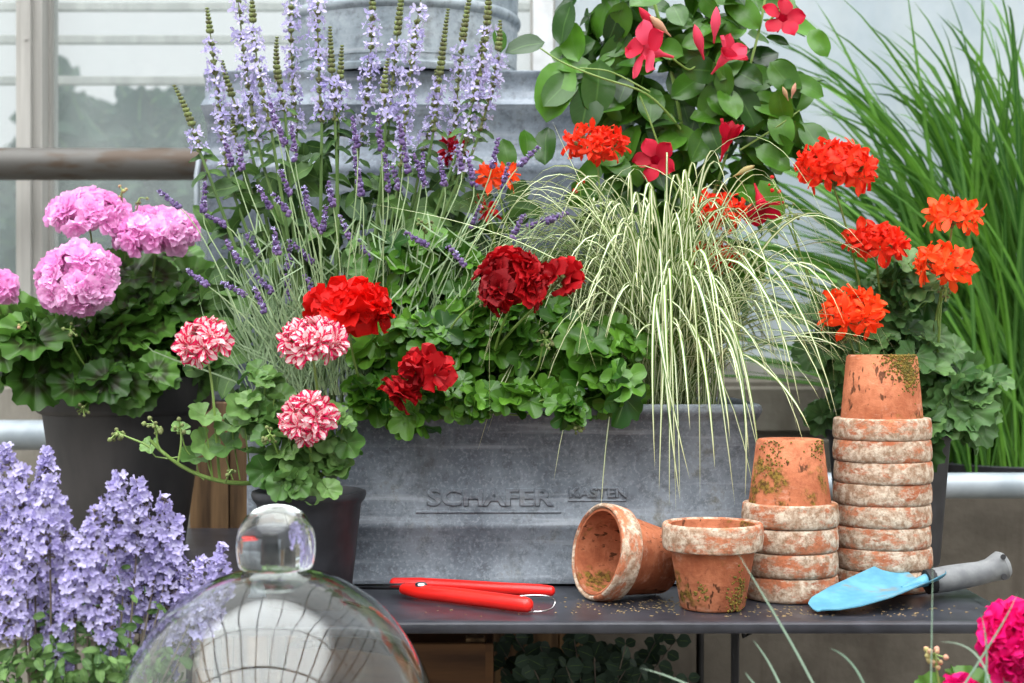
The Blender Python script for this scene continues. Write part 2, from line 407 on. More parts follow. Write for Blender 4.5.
def polar_leaf(lobes,depth,sinus=.5,cup=.18,wave=.05,seed=0,nr=4,k=6,crenate=0.05):
    r=np.random.default_rng(seed); ph=r.uniform(0,6,3); na=lobes*k
    rim=[]
    for i in range(na+1):
        u=i/na; a=-PI/2+.22+u*(2*PI-.44) if sinus else -PI/2+u*2*PI
        w=abs(math.cos(PI*(u*lobes-.0)+PI/2))  # 0 between lobes, 1 at lobe centres
        R=(1-depth)+depth*w**.6
        R*=1-.12*math.cos(a+PI/2); R+=crenate*(.5+.5*math.cos(2*PI*u*lobes*3))-crenate*.5
        R*=1+.05*math.sin(a*2+ph[0])
        rim.append((a,R,u))
    V=[];U=[];Fc=[]
    for j in range(nr+1):
        v=.02+.98*j/nr
        for (a,R,u) in rim:
            rr=R*v
            lw=math.sin(PI*u*lobes)**2
            z=cup*(rr**2)*(1 if cup>0 else 1)+wave*math.sin(a*3+ph[1])*rr+ wave*1.3*math.cos(2*PI*u*lobes)*rr*rr - .06*math.exp(-rr*6)
            V.append((rr*math.cos(a),rr*math.sin(a)+.0,z)); U.append(((u*lobes+.5)/lobes,v))
    n=na+1
    for j in range(nr):
        for i in range(na):
            a=j*n+i; Fc.append((a,a+1,a+n+1,a+n))
    return (np.array(V,float),np.array(Fc,int),np.array(U,float))
LF={}
LF['zonal']=[polar_leaf(9,.13,cup=.16,wave=.07,seed=s) for s in range(4)]
LF['bi']=[polar_leaf(6,.16,cup=.26,wave=.09,seed=s+5,crenate=.02) for s in range(4)]
LF['ivy']=[polar_leaf(5,.32,cup=.14,wave=.10,seed=s+9,crenate=.03) for s in range(4)]
LF['starl']=[polar_leaf(8,.2,cup=.15,wave=.08,seed=s+13,crenate=.08) for s in range(4)]
def oval_leaf(W,tip=1.0,fold=.25,droop=.25,seed=0,nu=4,nv=7,wavy=0.02):
    r=np.random.default_rng(seed); ph=r.uniform(0,6)
    def fn(u,v):
        e=2*u-1; w=W*(max(0,1-(2*v**1.05-1)**2))**.55*(1-.12*v) if v<1 else 0
        w=max(w,.015)
        return (e*w/2, v, fold*abs(e)*w/2+droop*(-(v**2))*.5+wavy*math.sin(v*9+ph+e*2))
    return grid(nu,nv,fn)
LF['oval']=[oval_leaf(.66,seed=s,droop=d) for s,d in enumerate((.1,.3,.5,.25))]
LF['lance']=[oval_leaf(.36,seed=s,fold=.35,droop=.5) for s in range(3)]
LF['sage']=[oval_leaf(.58,seed=s,fold=.3,droop=.5,wavy=.04) for s in range(3)]
LF['round']=[oval_leaf(.95,seed=s,fold=.1,droop=.1,nu=2,nv=4) for s in range(3)]
def fill(mb,st,tms,blobs,size,rng,cam=.5,up=.55,outw=.55,pet=.0011,tw=.52):
    for b in blobs:
        px,py,rx,ry,d,rd,n=b[:7]; sm=b[7] if len(b)>7 else 1
        c=P(px,py,d); k=d/F; E=A(rx*k,rd,ry*k)
        for i in range(n):
            dr=nz(rng.normal(size=3)); 
            if dr[1]>.35: dr[1]*=-1
            pos=c+dr*E*(.35+.65*rng.random()**.6)
            nn=nz(dr*outw+A(0,-cam,up)+rng.normal(size=3)*tw)
            yd=A(dr[0],dr[1]*.4-.1,dr[2]*.5-.35)+rng.normal(size=3)*.35
            s=size*sm*(.6+.55*rng.random())
            mb.add(tms[rng.integers(len(tms))],frame(nn,yd),pos,s,rng.random())
            if st is not None:
                q=c+(pos-c)*.2+A(0,.01,-E[2]*.5); m=(pos+q)/2+A(0,0,-.01)
                st.add(tube(bez(pos,pos-nn*s*.5,m,q,5),[pet]*5,4,False))
def umbel(parent,name,mat,kind,c,rx,ry,n,fs,rng,tilt=(0,-.35,.95),zmin=-.35,green='bud',label=None,st=None):
    n=int(n*(1.2 if kind in ('double','rose','single') else 1.0)); rx=max(rx-fs*.45,rx*.5); ry=max(ry-fs*.3,ry*.5); ax=nz(tilt); mb=MB(); gb=0
    base=c-ax*ry*.75
    pts=[]
    i=0
    while len(pts)<n and i<4000:
        i+=1; z=1-(i+.5)/(n*1.0)*(1-zmin) if i<n else None
        if z is None: break
        a=i*2.39996+rng.normal(0,.15); q=math.sqrt(max(0,1-z*z)); pts.append(A(q*math.cos(a),q*math.sin(a),z))
    F0=frame(ax,A(1,0,.1))
    pts=[(p,1) for p in pts]+[(nz(p+rng.normal(size=3)*.35)*A(1,1,1),.62) for p in pts[::2 if kind in ('double','bi','rose','single') else 4]]
    for p,q_ in pts:
        p=p*q_
        w=F0@(p*A(rx,rx,ry)*rng.uniform(.82,1.0)); nn=nz(F0@(p*A(1/rx,1/rx,1/ry)))
        nn=nz(nn+rng.normal(size=3)*.18)
        T=FL[kind][rng.integers(len(FL[kind]))]
        mb.add(T,frame(nn,rng.normal(size=3)),c+w-nn*fs*.25,fs*rng.uniform(.95,1.25),rng.random(),0)
        e=c+w-nn*fs*.25
        mb.add(tube(bez(base,base+(e-base)*.3+ax*.004,e-nn*fs*.5,e,5),[.0008]*5,4,False),mi=1)
        mb.add(lathe([(.0,-.35),(.12,-.3),(.14,-.1),(.02,.05)],5),frame(nn,A(1,0,0)),e,fs,.3,1)
    mb.add(ICO,None,base,.004,.3,1)
    o=mb.build(name,[mat,green],parent)
    if label: o['label']=label
    return base
def buds(parent,c,r,n,rng,mat='bud',name='bud_cluster',down=True,fs=.006,tip=None):
    mb=MB()
    for i in range(n):
        dr=nz(rng.normal(size=3)+A(0,0,-.5 if down else .5)); e=c+dr*r*rng.uniform(.4,1)
        mb.add(tube(bez(c,c+A(0,0,.002),e-dr*.003,e,4),[.0008]*4,4,False),mi=0)
        mb.add(EGG,frame(dr,A(1,0,.1)),e,fs*rng.uniform(.35,.6),rng.random(),1)
    return mb.build(name,['stem',tip or mat],parent)
def stemline(mb,a,b,r0,r1,rng,bend=.02,n=9,sides=6,rise=.6):
    a=np.asarray(a,float);b=np.asarray(b,float); L=np.linalg.norm(b-a)
    m1=a+(b-a)*.35+A(rng.normal(0,bend),rng.normal(0,bend*.5),L*.12*rise); m2=a+(b-a)*.7+A(rng.normal(0,bend),0,L*.08*rise)
    pts=bez(a,m1,m2,b,n); mb.add(tube(pts,np.linspace(r0,r1,n),sides)); return pts
# ------------------------------------------------------------------ camera, world, light
cam=bpy.data.cameras.new('camera'); co=bpy.data.objects.new('camera',cam); C.objects.link(co)
cam.sensor_width=36; cam.lens=F/1024*36; co.location=(0,-2.2,CAMZ); co.rotation_euler=(PI/2,0,0)
cam.shift_y=0; cam.clip_start=.05; cam.dof.use_dof=True; cam.dof.focus_distance=2.15; cam.dof.aperture_fstop=6.0
bpy.context.scene.camera=co
sc=bpy.context.scene
sc.view_settings.view_transform='Standard'; sc.view_settings.look='None'; sc.view_settings.gamma=1; sc.view_settings.exposure=0.33
sc.cycles.max_bounces=10; sc.cycles.transparent_max_bounces=12; sc.cycles.use_denoising=True
w=bpy.data.worlds.new('overcast'); sc.world=w; w.use_nodes=True; nt=w.node_tree; nt.nodes.clear()
wo=nt.nodes.new('ShaderNodeOutputWorld'); bg=nt.nodes.new('ShaderNodeBackground'); tc=nt.nodes.new('ShaderNodeTexCoord')
sp=nt.nodes.new('ShaderNodeSeparateXYZ'); nt.links.new(tc.outputs['Generated'],sp.inputs[0])
def wn(op,a,b=0.0):
    n=nt.nodes.new('ShaderNodeMath'); n.operation=op
    for k,v in ((0,a),(1,b)):
        if isinstance(v,bpy.types.NodeSocket): nt.links.new(v,n.inputs[k])
        else: n.inputs[k].default_value=v
    return n.outputs[0]
def wss(x,a,b):
    n=nt.nodes.new('ShaderNodeMapRange'); n.interpolation_type='SMOOTHSTEP'; nt.links.new(x,n.inputs[0])
    n.inputs[1].default_value=a; n.inputs[2].default_value=b; n.inputs[3].default_value=0; n.inputs[4].default_value=1
    return n.outputs[0]
X_,Y_,Z_=sp.outputs
# overcast sky: even near the horizon, much brighter cloud overhead
brk=wss(wn('ADD',wn('MULTIPLY',Z_,.93),wn('ADD',wn('MULTIPLY',Y_,-.36),wn('MULTIPLY',X_,-.08))),.68,.82)
st_=wn('ADD',wn('ADD',.80,wn('MULTIPLY',wss(Z_,.1,.9),.35)),wn('MULTIPLY',brk,5.0))
nt.links.new(st_,bg.inputs[1]); bg.inputs[0].default_value=(.97,.985,1,1); nt.links.new(bg.outputs[0],wo.inputs[0])
w.cycles.sampling_method='MANUAL'; w.cycles.sample_map_resolution=512
#SCENE
# ------------------------------------------------------------------ setting
def struct(name,T,mat,smooth=False):
    mb=MB(); 
    for t in (T if isinstance(T,list) else [T]): mb.add(t)
    o=mb.build(name,mat,smooth=smooth); o['kind']='structure'; return o
struct('floor',box(-4,-6,-.1,4,9,0,.0),'floor')
WY=1.5; WD=WY+2.2
def wx(px,d=WD): return (px-512)*d/F
def wz(py,d=WD): return CAMZ-(py-341.5)*d/F
struct('wall_back',[box(-2.6,WY,0,2.6,WY+.15,wz(378),.01)],'stone')
# masonry joints of the stone wall as raised courses
rg=np.random.default_rng(3)
mbw=MB()
for r_ in range(8):
    x=-2.6+rg.uniform(0,.2)
    while x<2.4:
        wd=rg.uniform(.22,.4); mbw.add(box(x,WY-.015-rg.uniform(0,.008),r_*.125+.008,min(x+wd-.012,2.6),WY+.01,r_*.125+.118,.006),rnd=rg.random()); x+=wd
o=mbw.build('trim_1','stone',smooth=False); o['kind']='structure'
struct('wall_right',box(wx(585,3.15),.95,0,2.4,1.45,.80,.008),'conc')
def window(n,x0,x1,mat,z0=wz(378),z1=2.6):
    fr=MB(); t=.006
    fr.add(box(x0,WY+.02,z0,x1,WY+.08,z0+.04,.003)); fr.add(box(x0,WY+.02,z1-.04,x1,WY+.08,z1,.003))
    fr.add(box(x0,WY+.02,z0,x0+t,WY+.08,z1,.003)); fr.add(box(x1-t,WY+.02,z0,x1,WY+.08,z1,.003))
    o=fr.build('window_%d'%n,'frame',smooth=False); o['kind']='structure'
    p=MB(); p.add(box(x0+t,WY+.045,z0+.04,x1-t,WY+.049,z1-.04,.0005)); p.build('pane',mat,o,origin=np.zeros(3),smooth=False)
window(1,-2.6,wx(20),'pane'); window(2,wx(46),wx(533),'pane'); window(3,wx(553),2.6,'pane_milky')
mm=MB(); x0,x1=wx(20),wx(46)
mm.add(box(x0,WY-.03,wz(378),x1,WY+.1,2.6,.004)); mm.add(box(x0+.018,WY-.05,wz(378),x1-.022,WY-.028,2.6,.003))
for z in (wz(43),wz(300)): mm.add(lathe([(0,-.004),(.006,-.004),(.006,.002),(0,.003)],10),frame((0,-1,0),(0,0,1)),(x0+.03,WY-.051,z),.8)
o=mm.build('trim_2','frame',smooth=False); o['kind']='structure'
struct('trim_3',box(wx(533),WY-.01,wz(378),wx(553),WY+.1,2.6,.004),'rib')
# greenhouse roof bars and outer purlins
for i,y in enumerate((6,39,80)):
    struct('trim_%d'%(4+i),box(-2.6,2.3,wz(y,4.5)-.012,.6,2.33,wz(y,4.5)+.012,.002),'frame')
k=7
roof=[]
for x in np.linspace(-2.6,2.6,14): roof.append(bar((x,-5.5,2.75),(x,1.6,2.75),.018,.045))
struct('ceiling_bars',roof,'rib').name='ceiling'
for y in (-5.4,-4.3,-3.2,-2.1,-1.0,.1,1.2):
    struct('trim_%d'%k,bar((-2.6,y,2.79),(2.6,y,2.79),.03,.03),'frame'); k+=1
# ------------------------------------------------------------------ pipes
def pipe(name,label,px0,px1,py,d,r,mat):
    a=P(px0,py,d); b=P(px1,py,d); t=thing(name,label,'pipe',(a+b)/2)
    mb=MB(); mb.add(tube([a,(a+b)/2,b],r,20)); mb.build('pipe_body',mat,t)
    c=MB(); n=2
    for f in (.12,.88):
        q=a+(b-a)*f
        c=MB(); c.add(tube([q-A(.012,0,0),q+A(.012,0,0)],r*1.12,20)); c.add(tube([q,q+A(0,WY-.02-q[1] if d<3.05 or py<450 else .95-q[1],0)],.007,8)); c.build('bracket','frame',t)
pipe('heating_pipe','rusty grey heating pipe running along the glass wall at upper left',-260,470,164,3.5,.037,'pipe_rust')
pipe('heating_pipe','smooth grey pipe along the stone wall behind the large dark pot',-260,470,435,3.5,.034,'pipe')
pipe('heating_pipe','shiny silver pipe in front of the brown concrete wall on the right',640,1250,485.5,3.05,.0255,'pipe')
# ------------------------------------------------------------------ table
TX0,TX1=P(-10,618,1.95)[0],P(991,606,2.04)[0]+.012; TY0,TY1=-.27,.70
tb=thing('garden_table','dark grey painted metal table with rolled edge carrying the planters and pots','table',((TX0+TX1)/2,(TY0+TY1)/2,0))
cx,cy=(TX0+TX1)/2,(TY0+TY1)/2; hx,hy=(TX1-TX0)/2,(TY1-TY0)/2
mb=MB(); T=loft_rect(hx,hy,.012,[(-.5*hy*1.9,-.006),(-.006,-.006),(-.006,-.012),(-.002,-.0155),(.001,-.0145),(.004,-.009),(.003,-.003),(-.001,-.0005),(-.006,0),(-.02,0)])
mb.add((T[0]+A(cx,cy,TZ),T[1],T[2])); 
mb.add(box(TX0+.019,TY0+.019,TZ-.006,TX1-.019,TY1-.019,TZ,.0)); mb.build('tabletop','table',tb)
for (px,py_) in ((735,1),(700,0),(215,1),(180,0)):
    x=(px-512)*1.985/F if py_ else (px-512)*2.75/F
    y=-.215 if py_ else .55
    g=MB(); g.add(tube([(x,y,.0),(x,y,TZ-.0065)],.0055 if py_ else .007,10)); leg_=g.build('leg','dark_metal',tb); first_leg=leg_ if px==735 else first_leg
g=MB(); x=(735-512)*1.985/F; g.add(tube([(x+.008,-.215,TZ-.0065),(x+.012,-.215,TZ-.03),(x+.02,-.215,TZ-.024)],.003,8)); g.build('leg_hook','dark_metal',first_leg,origin=np.array(tb.location))
# ------------------------------------------------------------------ zinc trough
X0,X1=(238-512)*2.2/F,(764-512)*2.2/F; tcx=(X0+X1)/2; thx=(X1-X0)/2-.004; thy=.14; tcy=.146
tr=thing('zinc_trough','long weathered zinc trough with embossed lettering, planted full of flowers','planter',(tcx,tcy,TZ))
prof=[(-.2*.6,.004),(-.004,.003),(0,.004),(.0,.012),(-.004,.017),(-.004,.078),(-.0015,.082),(-.0015,.089),(-.004,.093),(-.004,.235),(-.001,.239),(.001,.243),(.0045,.247),(.006,.252),(.0045,.258),(.0,.261),(-.005,.258),(-.0075,.25),(-.0075,.02),(-.12,.018)]
mb=MB(); T=loft_rect(thx,thy,.02,[(o*1.0,z) for o,z in prof]); mb.add((T[0]+A(tcx,tcy,TZ),T[1],T[2])); mb.build('trough_body','zinc',tr)
fy=tcy-thy+.004
def text(body,px0,px1,pyt,pyb,parent,name):
    cu=bpy.data.curves.new(name,'FONT'); cu.body=body; cu.size=1; cu.extrude=.02; cu.offset=.008; cu.bevel_depth=.028; cu.bevel_resolution=2; cu.resolution_u=3
    ob=bpy.data.objects.new(name+'_c',cu); C.objects.link(ob); bpy.context.view_layer.update()
    me=bpy.data.meshes.new_from_object(ob.evaluated_get(bpy.context.evaluated_depsgraph_get())); bpy.data.objects.remove(ob)
    n=len(me.vertices); V=np.empty(n*3,np.float32); me.vertices.foreach_get('co',V); V=V.reshape(-1,3).astype(float)
    d=2.2+fy; a=P(px0,pyb,d); b=P(px1,pyt,d); mn,mx=V.min(0),V.max(0)
    W=np.empty_like(V); W[:,0]=a[0]+(V[:,0]-mn[0])/(mx[0]-mn[0])*(b[0]-a[0]); W[:,2]=a[2]+(V[:,1]-mn[1])/(mx[1]-mn[1])*(b[2]-a[2])
    W[:,1]=fy-.0042*(V[:,2]-mn[2])/(mx[2]-mn[2])+.0010
    W-=np.array(parent.location); me.vertices.foreach_set('co',W.astype(np.float32).ravel()); me.update(); me.materials.clear(); me.materials.append(M['zinc'])
    o=bpy.data.objects.new(name,me); C.objects.link(o); o.parent=parent; return o
text('SCHAFER',427,554,488,506,tr,'embossed_lettering'); text('KASTEN',569,627,487,497.5,tr,'embossed_lettering')
for (a,b,y,h) in ((416,561,512,3.2),(568,626,500.5,2.4)):
    p=P(a,y,2.2+fy); q=P(b,y,2.2+fy); g=MB(); g.add(tube([p,q],h*.5*2.2/F,8)); g.build('embossed_line','zinc',tr)
so_=MB(); T=grid(40,14,lambda u,v:(X0+.016+u*(X1-X0-.032),tcy-thy+.012+v*(2*thy-.024),TZ+.235+.008*math.sin(u*50)*math.sin(v*17))); so_.add(T)
tag(so_.build('potting_soil','soil'),'dark potting soil filling the long zinc trough','soil',kind='stuff')
# ------------------------------------------------------------------ wooden crates, zinc box, round tub
def crate(x0,x1,y0,y1,z0,z1,label,mat='wood',nsl=4):
    t=thing('wooden_crate',label,'crate',((x0+x1)/2,(y0+y1)/2,z0))
    for x in (x0,x1-.035):
        for y in (y0+.014,y1-.045):
            g=MB(); g.add(box(x+.002,y,z0,x+.033,y+.031,z1,.002)); g.build('corner_post','wood',t,smooth=False)
    h=(z1-z0)/nsl
    for nm,(a,b,c,d) in (('front_panel',(x0,y0,x1,y0+.013)),('back_panel',(x0,y1-.013,x1,y1)),('side_panel',(x0-.013,y0,x0,y1)),('side_panel',(x1,y0,x1+.013,y1))):
        g=MB()
        for i in range(nsl): g.add(box(a,b,z0+i*h+.006,c,d,z0+(i+1)*h-.006,.002),rnd=i/nsl)
        g.build(nm,mat,t,smooth=False)
    g=MB(); g.add(box(x0,y0+.014,z0+.01,x1,y1-.014,z0+.022,.001)); g.build('bottom_board',mat,t,smooth=False)
ZX0,ZX1=(203-512)*2.93/F,(690-512)*2.93/F; ZT=CAMZ+271.5*2.93/F; ZB=CAMZ-60*2.93/F
CX0,CX1=(190-512)*2.93/F,.13
crate(CX0,CX1,.73,1.2,0,.49,'lower rough wooden crate behind the table, beneath another crate')
t_=thing('wooden_crate','upright rough wooden crate of vertical boards behind the table under the zinc box','crate',((CX0+CX1)/2,.96,.49))
for nm,a,b in (('front_panel',.73,.748),('back_panel',1.182,1.2)):
    g=MB(); x=CX0; r0=np.random.default_rng(5)
    while x<CX1-.02:
        wd=r0.choice([.034,.05,.075]); wd=min(wd,CX1-x); y_=r0.uniform(0,.008)
        g.add(box(x+.0015,a-y_,.49,x+wd-.0015,b,ZB-.001,.002),rnd=r0.random()); x+=wd
    g.build(nm,'wood',t_,smooth=False)
for x in (CX0,CX1-.018):
    g=MB(); g.add(box(x,.75,.49,x+.018,1.18,ZB-.001,.002)); g.build('side_panel','wood_h',t_,smooth=False)
crate(P(300,640,2.62)[0],P(486,640,2.62)[0],.36,.64,0.0,.605,'brown slatted wooden crate standing under the table',mat='wood_h',nsl=6)
zb=thing('zinc_box','tall pale galvanised zinc box with ribbed rim standing behind the plants','box',((ZX0+ZX1)/2,.97,ZB))
H=ZT-ZB
prof=[(-.2,.002),(-.006,0),(-.003,.004),(-.003,H-.20),(.0,H-.195),(.002,H-.185),(.0,H-.175),(-.003,H-.17),(-.003,H-.10),(0,H-.095),(.006,H-.075),(.010,H-.066),(.006,H-.057),(.001,H-.05),(.001,H-.012),(.004,H-.008),(.004,H-.002),(0,H),(-.006,H),(-.008,H-.006),(-.2,H-.012)]
mb=MB(); T=loft_rect((ZX1-ZX0)/2,.235,.02,prof); mb.add((T[0]+A((ZX0+ZX1)/2,.97,ZB),T[1],T[2])); mb.build('box_body','zinc_box',zb)
g=MB(); p0=P(206,147,2.93)
hp=[(ZX0+.004,.80,p0[2]),(ZX0-.008,.79,p0[2]-.002),(ZX0-.018,.78,p0[2]-.02),(ZX0-.020,.77,p0[2]-.05),(ZX0-.018,.76,p0[2]-.2),(ZX0-.012,.77,p0[2]-.225),(ZX0+.004,.80,p0[2]-.23)]
g.add(tube(np.array(hp),.0055,10)); g.build('side_handle','pipe',zb)
tu=thing('zinc_tub','round galvanised zinc tub with raised bands standing on the zinc box','tub',(P(403,0,3.1)[0],.93,ZT))
R=.233; mb=MB(); mb.add(lathe([(0,.012),(R-.012,.012),(R-.008,.001),(R-.003,0),(R-.001,.006),(R-.001,.012),(R-.006,.016),(R-.003,.115),(R+.003,.12),(R+.005,.127),(R+.003,.134),(R-.002,.138),(R+.002,.26),(R+.008,.266),(R+.004,.275),(R+.008,.34),(R+.013,.346),(R+.010,.353),(R+.002,.35),(R-.004,.03),(0,.02)],64)); mb.build('tub_body','zinc_light',tu,origin=np.zeros(3))
for s in (-1,1):
    g=MB(); g.add(tube(bez(A(s*(R+.005),-.05,.3),A(s*(R+.06),-.05,.3),A(s*(R+.06),.05,.3),A(s*(R+.005),.05,.3),10),.006,8)); g.build('handle','pipe',tu,origin=np.zeros(3))
# ------------------------------------------------------------------ terracotta pots
def clay_pot(Rr,Rt,Rb,H,rim,label,loc,group=None,rot=None,wall=.003):
    t=thing('terracotta_pot',label,'flowerpot',loc,group,rot)
    sl=(Rt-Rb)/(H-rim)
    b=[(.008,0),(Rb-.003,0),(Rb,.003),(Rt,H-rim+.0005)]
    b+=[(Rt+sl*rim-.004+.001,H-.002),(Rt+sl*rim-.004-.002,H-.0025)]+[(Rt-wall,H-rim),(Rb-wall+.0005,.006),(.008,.006),(.008,0)]
    g=MB(); g.add(lathe(b,40)); g.build('pot_body','terra',t,origin=np.zeros(3))
    Ri=Rt+sl*rim-wall
    z0=H-rim; r=[(Rt-.0003,z0),(Rr-.0035,z0),(Rr-.0015,z0+.0015),(Rr-.0008,z0+.006),(Rr+.0003,z0+rim*.5),(Rr,H-.005),(Rr-.001,H-.0018),(Rr-.003,H),(Ri+.003,H),(Ri+.001,H-.002),(Ri+.0008,H-.006)]
    V=lathe(r,56); a=np.arctan2(V[0][:,1],V[0][:,0]); V[0][:,:2]*=(1+.006*np.sin(a*3+1)+.003*np.sin(a*11)+.002*np.sin(V[0][:,2]*900+a*7))[:,None]
    g=MB(); g.add(V); g.build('pot_rim','terra_rim',t,origin=np.zeros(3))
    return t
cS=PT(712,607.5); standing=clay_pot(.0665,.0555,.0425,.112,.035,'small terracotta pot standing upright with a thick white limescale rim',(cS[0],cS[1]-.005,TZ+.001))
# lying pot
Rr,Rb_,Hh=.0665,.044,.112
az=math.radians(208); tl=math.atan2(Rr-Rb_,Hh)
dr=A(math.cos(az)*math.cos(tl),math.sin(az)*math.cos(tl),math.sin(tl))      # from base to mouth
pc=P(664,560,2.14); 
base=A(pc[0],pc[1],TZ+Rb_*math.cos(tl)+.0015)
qd=Vector(dr).to_track_quat('Z','Y').to_euler()
clay_pot(Rr,.0565,Rb_,Hh,.033,'terracotta pot lying on its side with its mouth facing left',tuple(base),rot=tuple(qd))
# stacks: upside-down pots
def moss(pot,spots,seed):      # fuzzy tufts clinging to the clay; spots: (angle, height, angular spread, height spread, radius at height 0, slope, count)
    r=np.random.default_rng(seed)
    for (a0,h0,da,dh,R0_,sl,n) in spots:
        g=MB()
        for i in range(n):
            a=a0+r.normal(0,da); h=max(.001,h0+r.normal(0,dh)); rr=R0_+sl*h
            nrm=A(math.cos(a),math.sin(a),0); g.add(EGG,frame(nz(nrm+r.normal(size=3)*.9),A(0,0,1)),A(rr*nrm[0],rr*nrm[1],h)-nrm*.0006,r.uniform(.0008,.0018),r.random())
        g.build('moss','moss',pot,origin=np.zeros(3))
M['moss']=plain('moss',S(128,104,36),S(84,80,30),.95,0,160)
moss(standing,[(-.95,.022,.16,.014,.0425,.165,150),(-2.0,.028,.12,.006,.0425,.165,40)],2)
def stack(px,d,n,pitch,Rr,Rt,Rb,H,rim,names,group,seed):
    r=np.random.default_rng(seed); c=A((px-512)*d/F,d-2.2,0); proto=None
    for i in range(n):
        loc=(c[0]+r.normal(0,.0006),c[1]+r.normal(0,.0005),TZ+.001+i*pitch+H); rot=(PI,0,r.uniform(0,6))
        if proto is None: proto=clay_pot(Rr,Rt,Rb,H,rim,names[i],loc,group,rot,wall=.0028)
        else: q=dup(proto,loc,names[i],group,(PI,0,0) if i==n-1 else rot)
    return q
ords=['lowest','second from the bottom','third from the bottom','fourth from the bottom','fifth from the bottom','sixth from the bottom','seventh from the bottom']
tall=stack(882,2.19,8,.0303,.0690,.0575,.0495,.119,.0300,['upside-down terracotta pot with limed rim, %s in the tall stack'%o_ for o_ in ords]+['topmost terracotta pot of the tall stack, its mossy upturned body showing'],'terracotta pots in the tall stack',4)
short=stack(790,2.115,4,.0327,.0660,.0560,.0455,.118,.0315,['upside-down terracotta pot with limed rim, %s in the short stack'%o_ for o_ in ords[:3]]+['topmost terracotta pot of the short stack, its dark speckled upturned body showing'],'terracotta pots in the short stack',7)
moss(tall,[(1.15,.012,.28,.010,.0490,.09,620),(.95,.032,.16,.010,.0490,.09,260)],3)
moss(short,[(2.3,.020,.22,.014,.0455,.11,90),(.75,.012,.18,.008,.0455,.11,60)],5)
# ------------------------------------------------------------------ dark plant pots
def darkpot(name,label,px,d,Rt,Rb,H,mat,band,lip=.005,z=TZ,soil_label=None):
    x=(px-512)*d/F; t=thing(name,label,'flowerpot',(x,d-2.2,z+.0005))
    if band: prof=[(0,.004),(Rb-.006,.003),(Rb-.002,0),(Rb,.003),(Rt-.012,H-band-.004),(Rt-.004,H-band),(Rt,H-band+.006),(Rt+.003,H-.006),(Rt+.003,H-.001),(Rt,H),(Rt-.006,H-.002),(Rt-.012,H-.02),(Rb-.004,.01),(0,.01)]
    else: prof=[(0,.004),(Rb-.006,.003),(Rb-.002,0),(Rb,.003),(Rt-lip-.002,H-.018),(Rt-.002,H-.012),(Rt,H-.006),(Rt-.001,H-.001),(Rt-.005,H),(Rt-.01,H-.006),(Rb-.005,.008),(0,.008)]
    g=MB(); g.add(lathe(prof,56)); g.build('pot_body',mat,t,origin=np.zeros(3))
    s=MB(); s.add(lathe([(Rt-.014-(Rt-Rb)*.12,H-.025),(Rt*.5,H-.018),(.002,H-.016)],32)); s.build('soil','soil',t,origin=np.zeros(3)); return t
darkpot('plant_pot','large tall black plastic pot with a wide rim band holding the pink geranium',124,2.66,.148,.104,.292,'blackpot',.062)
darkpot('plant_pot','small dark grey pot in front of the zinc trough, half hidden by the glass cloche',309,2.10,.078,.057,.148,'blackpot2',0)
darkpot('plant_pot','black pot behind the tall terracotta stack holding the orange geranium',889,2.44,.101,.078,.212,'blackpot2',0)
# tray for tall grass
tg=thing('planting_tray','wide shallow black tray on the concrete wall holding tall grass','tray',(P(1030,468,3.42)[0],1.22,.80))
g=MB(); T=lathe([(0,.002),(.19,.0),(.2,.004),(.212,.034),(.208,.036),(.200,.03),(0,.026)],48); T[0][:,1]*=.9; g.add(T); g.build('tray_body','blackpot2',tg,origin=np.zeros(3))
# ------------------------------------------------------------------ pruning shears
sh=thing('pruning_shears','red handled pruning shears with a wire loop lying on the table','shears',PT(450,600))
def capsule(pts,r):
    pts=np.asarray(pts,float); r=np.asarray(r,float); e0=nz(pts[0]-pts[1]); e1=nz(pts[-1]-pts[-2])
    P0=[pts[0]+e0*r[0]*math.sin(a)*.8 for a in (1.45,1.1,.7,.35)]; P1=[pts[-1]+e1*r[-1]*math.sin(a)*.8 for a in (.35,.7,1.1,1.45)]
    R0=[r[0]*math.cos(a) for a in (1.45,1.1,.7,.35)]; R1=[r[-1]*math.cos(a) for a in (.35,.7,1.1,1.45)]
    return tube(np.array(P0+list(pts)+P1),np.array(R0+list(r)+R1),14)
hA=[PT(404,589,.012),PT(420,592,.012),PT(450,595,.012),PT(490,600,.012),PT(520,604,.012),PT(527,605,.012)]
hB=[PT(394,583.5,.013),PT(420,584,.013),PT(460,586,.013),PT(500,588.5,.013),PT(540,590.5,.013),PT(551,591,.013)]
g=MB(); g.add(capsule(np.array(hA),[.0075,.0095,.0105,.0105,.0105,.0095])); g.build('front_handle','red_plastic',sh)
g=MB(); g.add(capsule(np.array(hB),[.008,.009,.0085,.0085,.0085,.007])); g.build('back_handle','red_plastic',sh)
g=MB(); a=PT(402,587,.012); b=PT(352,584,.008)
def blade(a,b,w0,w1,th):
    V=[];d=nz(b-a); s=nz(np.cross(d,A(0,0,1)))
    for t,w in ((0,w0),(.4,w0*.9),(.8,w1),(1,.0008)):
        c=a+(b-a)*t
        for (u,v) in ((-1,-1),(1,-1),(1,1),(-1,1)): V.append(c+s*u*w/2+A(0,0,v*th/2))
    Fc=[(3,2,1,0),(12,13,14,15)]
    for j in range(3):
        for i in range(4):
            q=j*4+i;p=j*4+(i+1)%4; Fc.append((q,p,p+4,q+4))
    return (np.array(V),np.array(Fc,int),np.zeros((16,2)))
g.add(blade(PT(412,588,.011),PT(350,588,.006),.014,.006,.003)); bl_=g.build('blade','dark_metal',sh,smooth=False)
g=MB(); g.add(blade(PT(404,584,.016),PT(354,585,.010),.008,.004,.003)); g.build('blade','silver',sh,smooth=False)
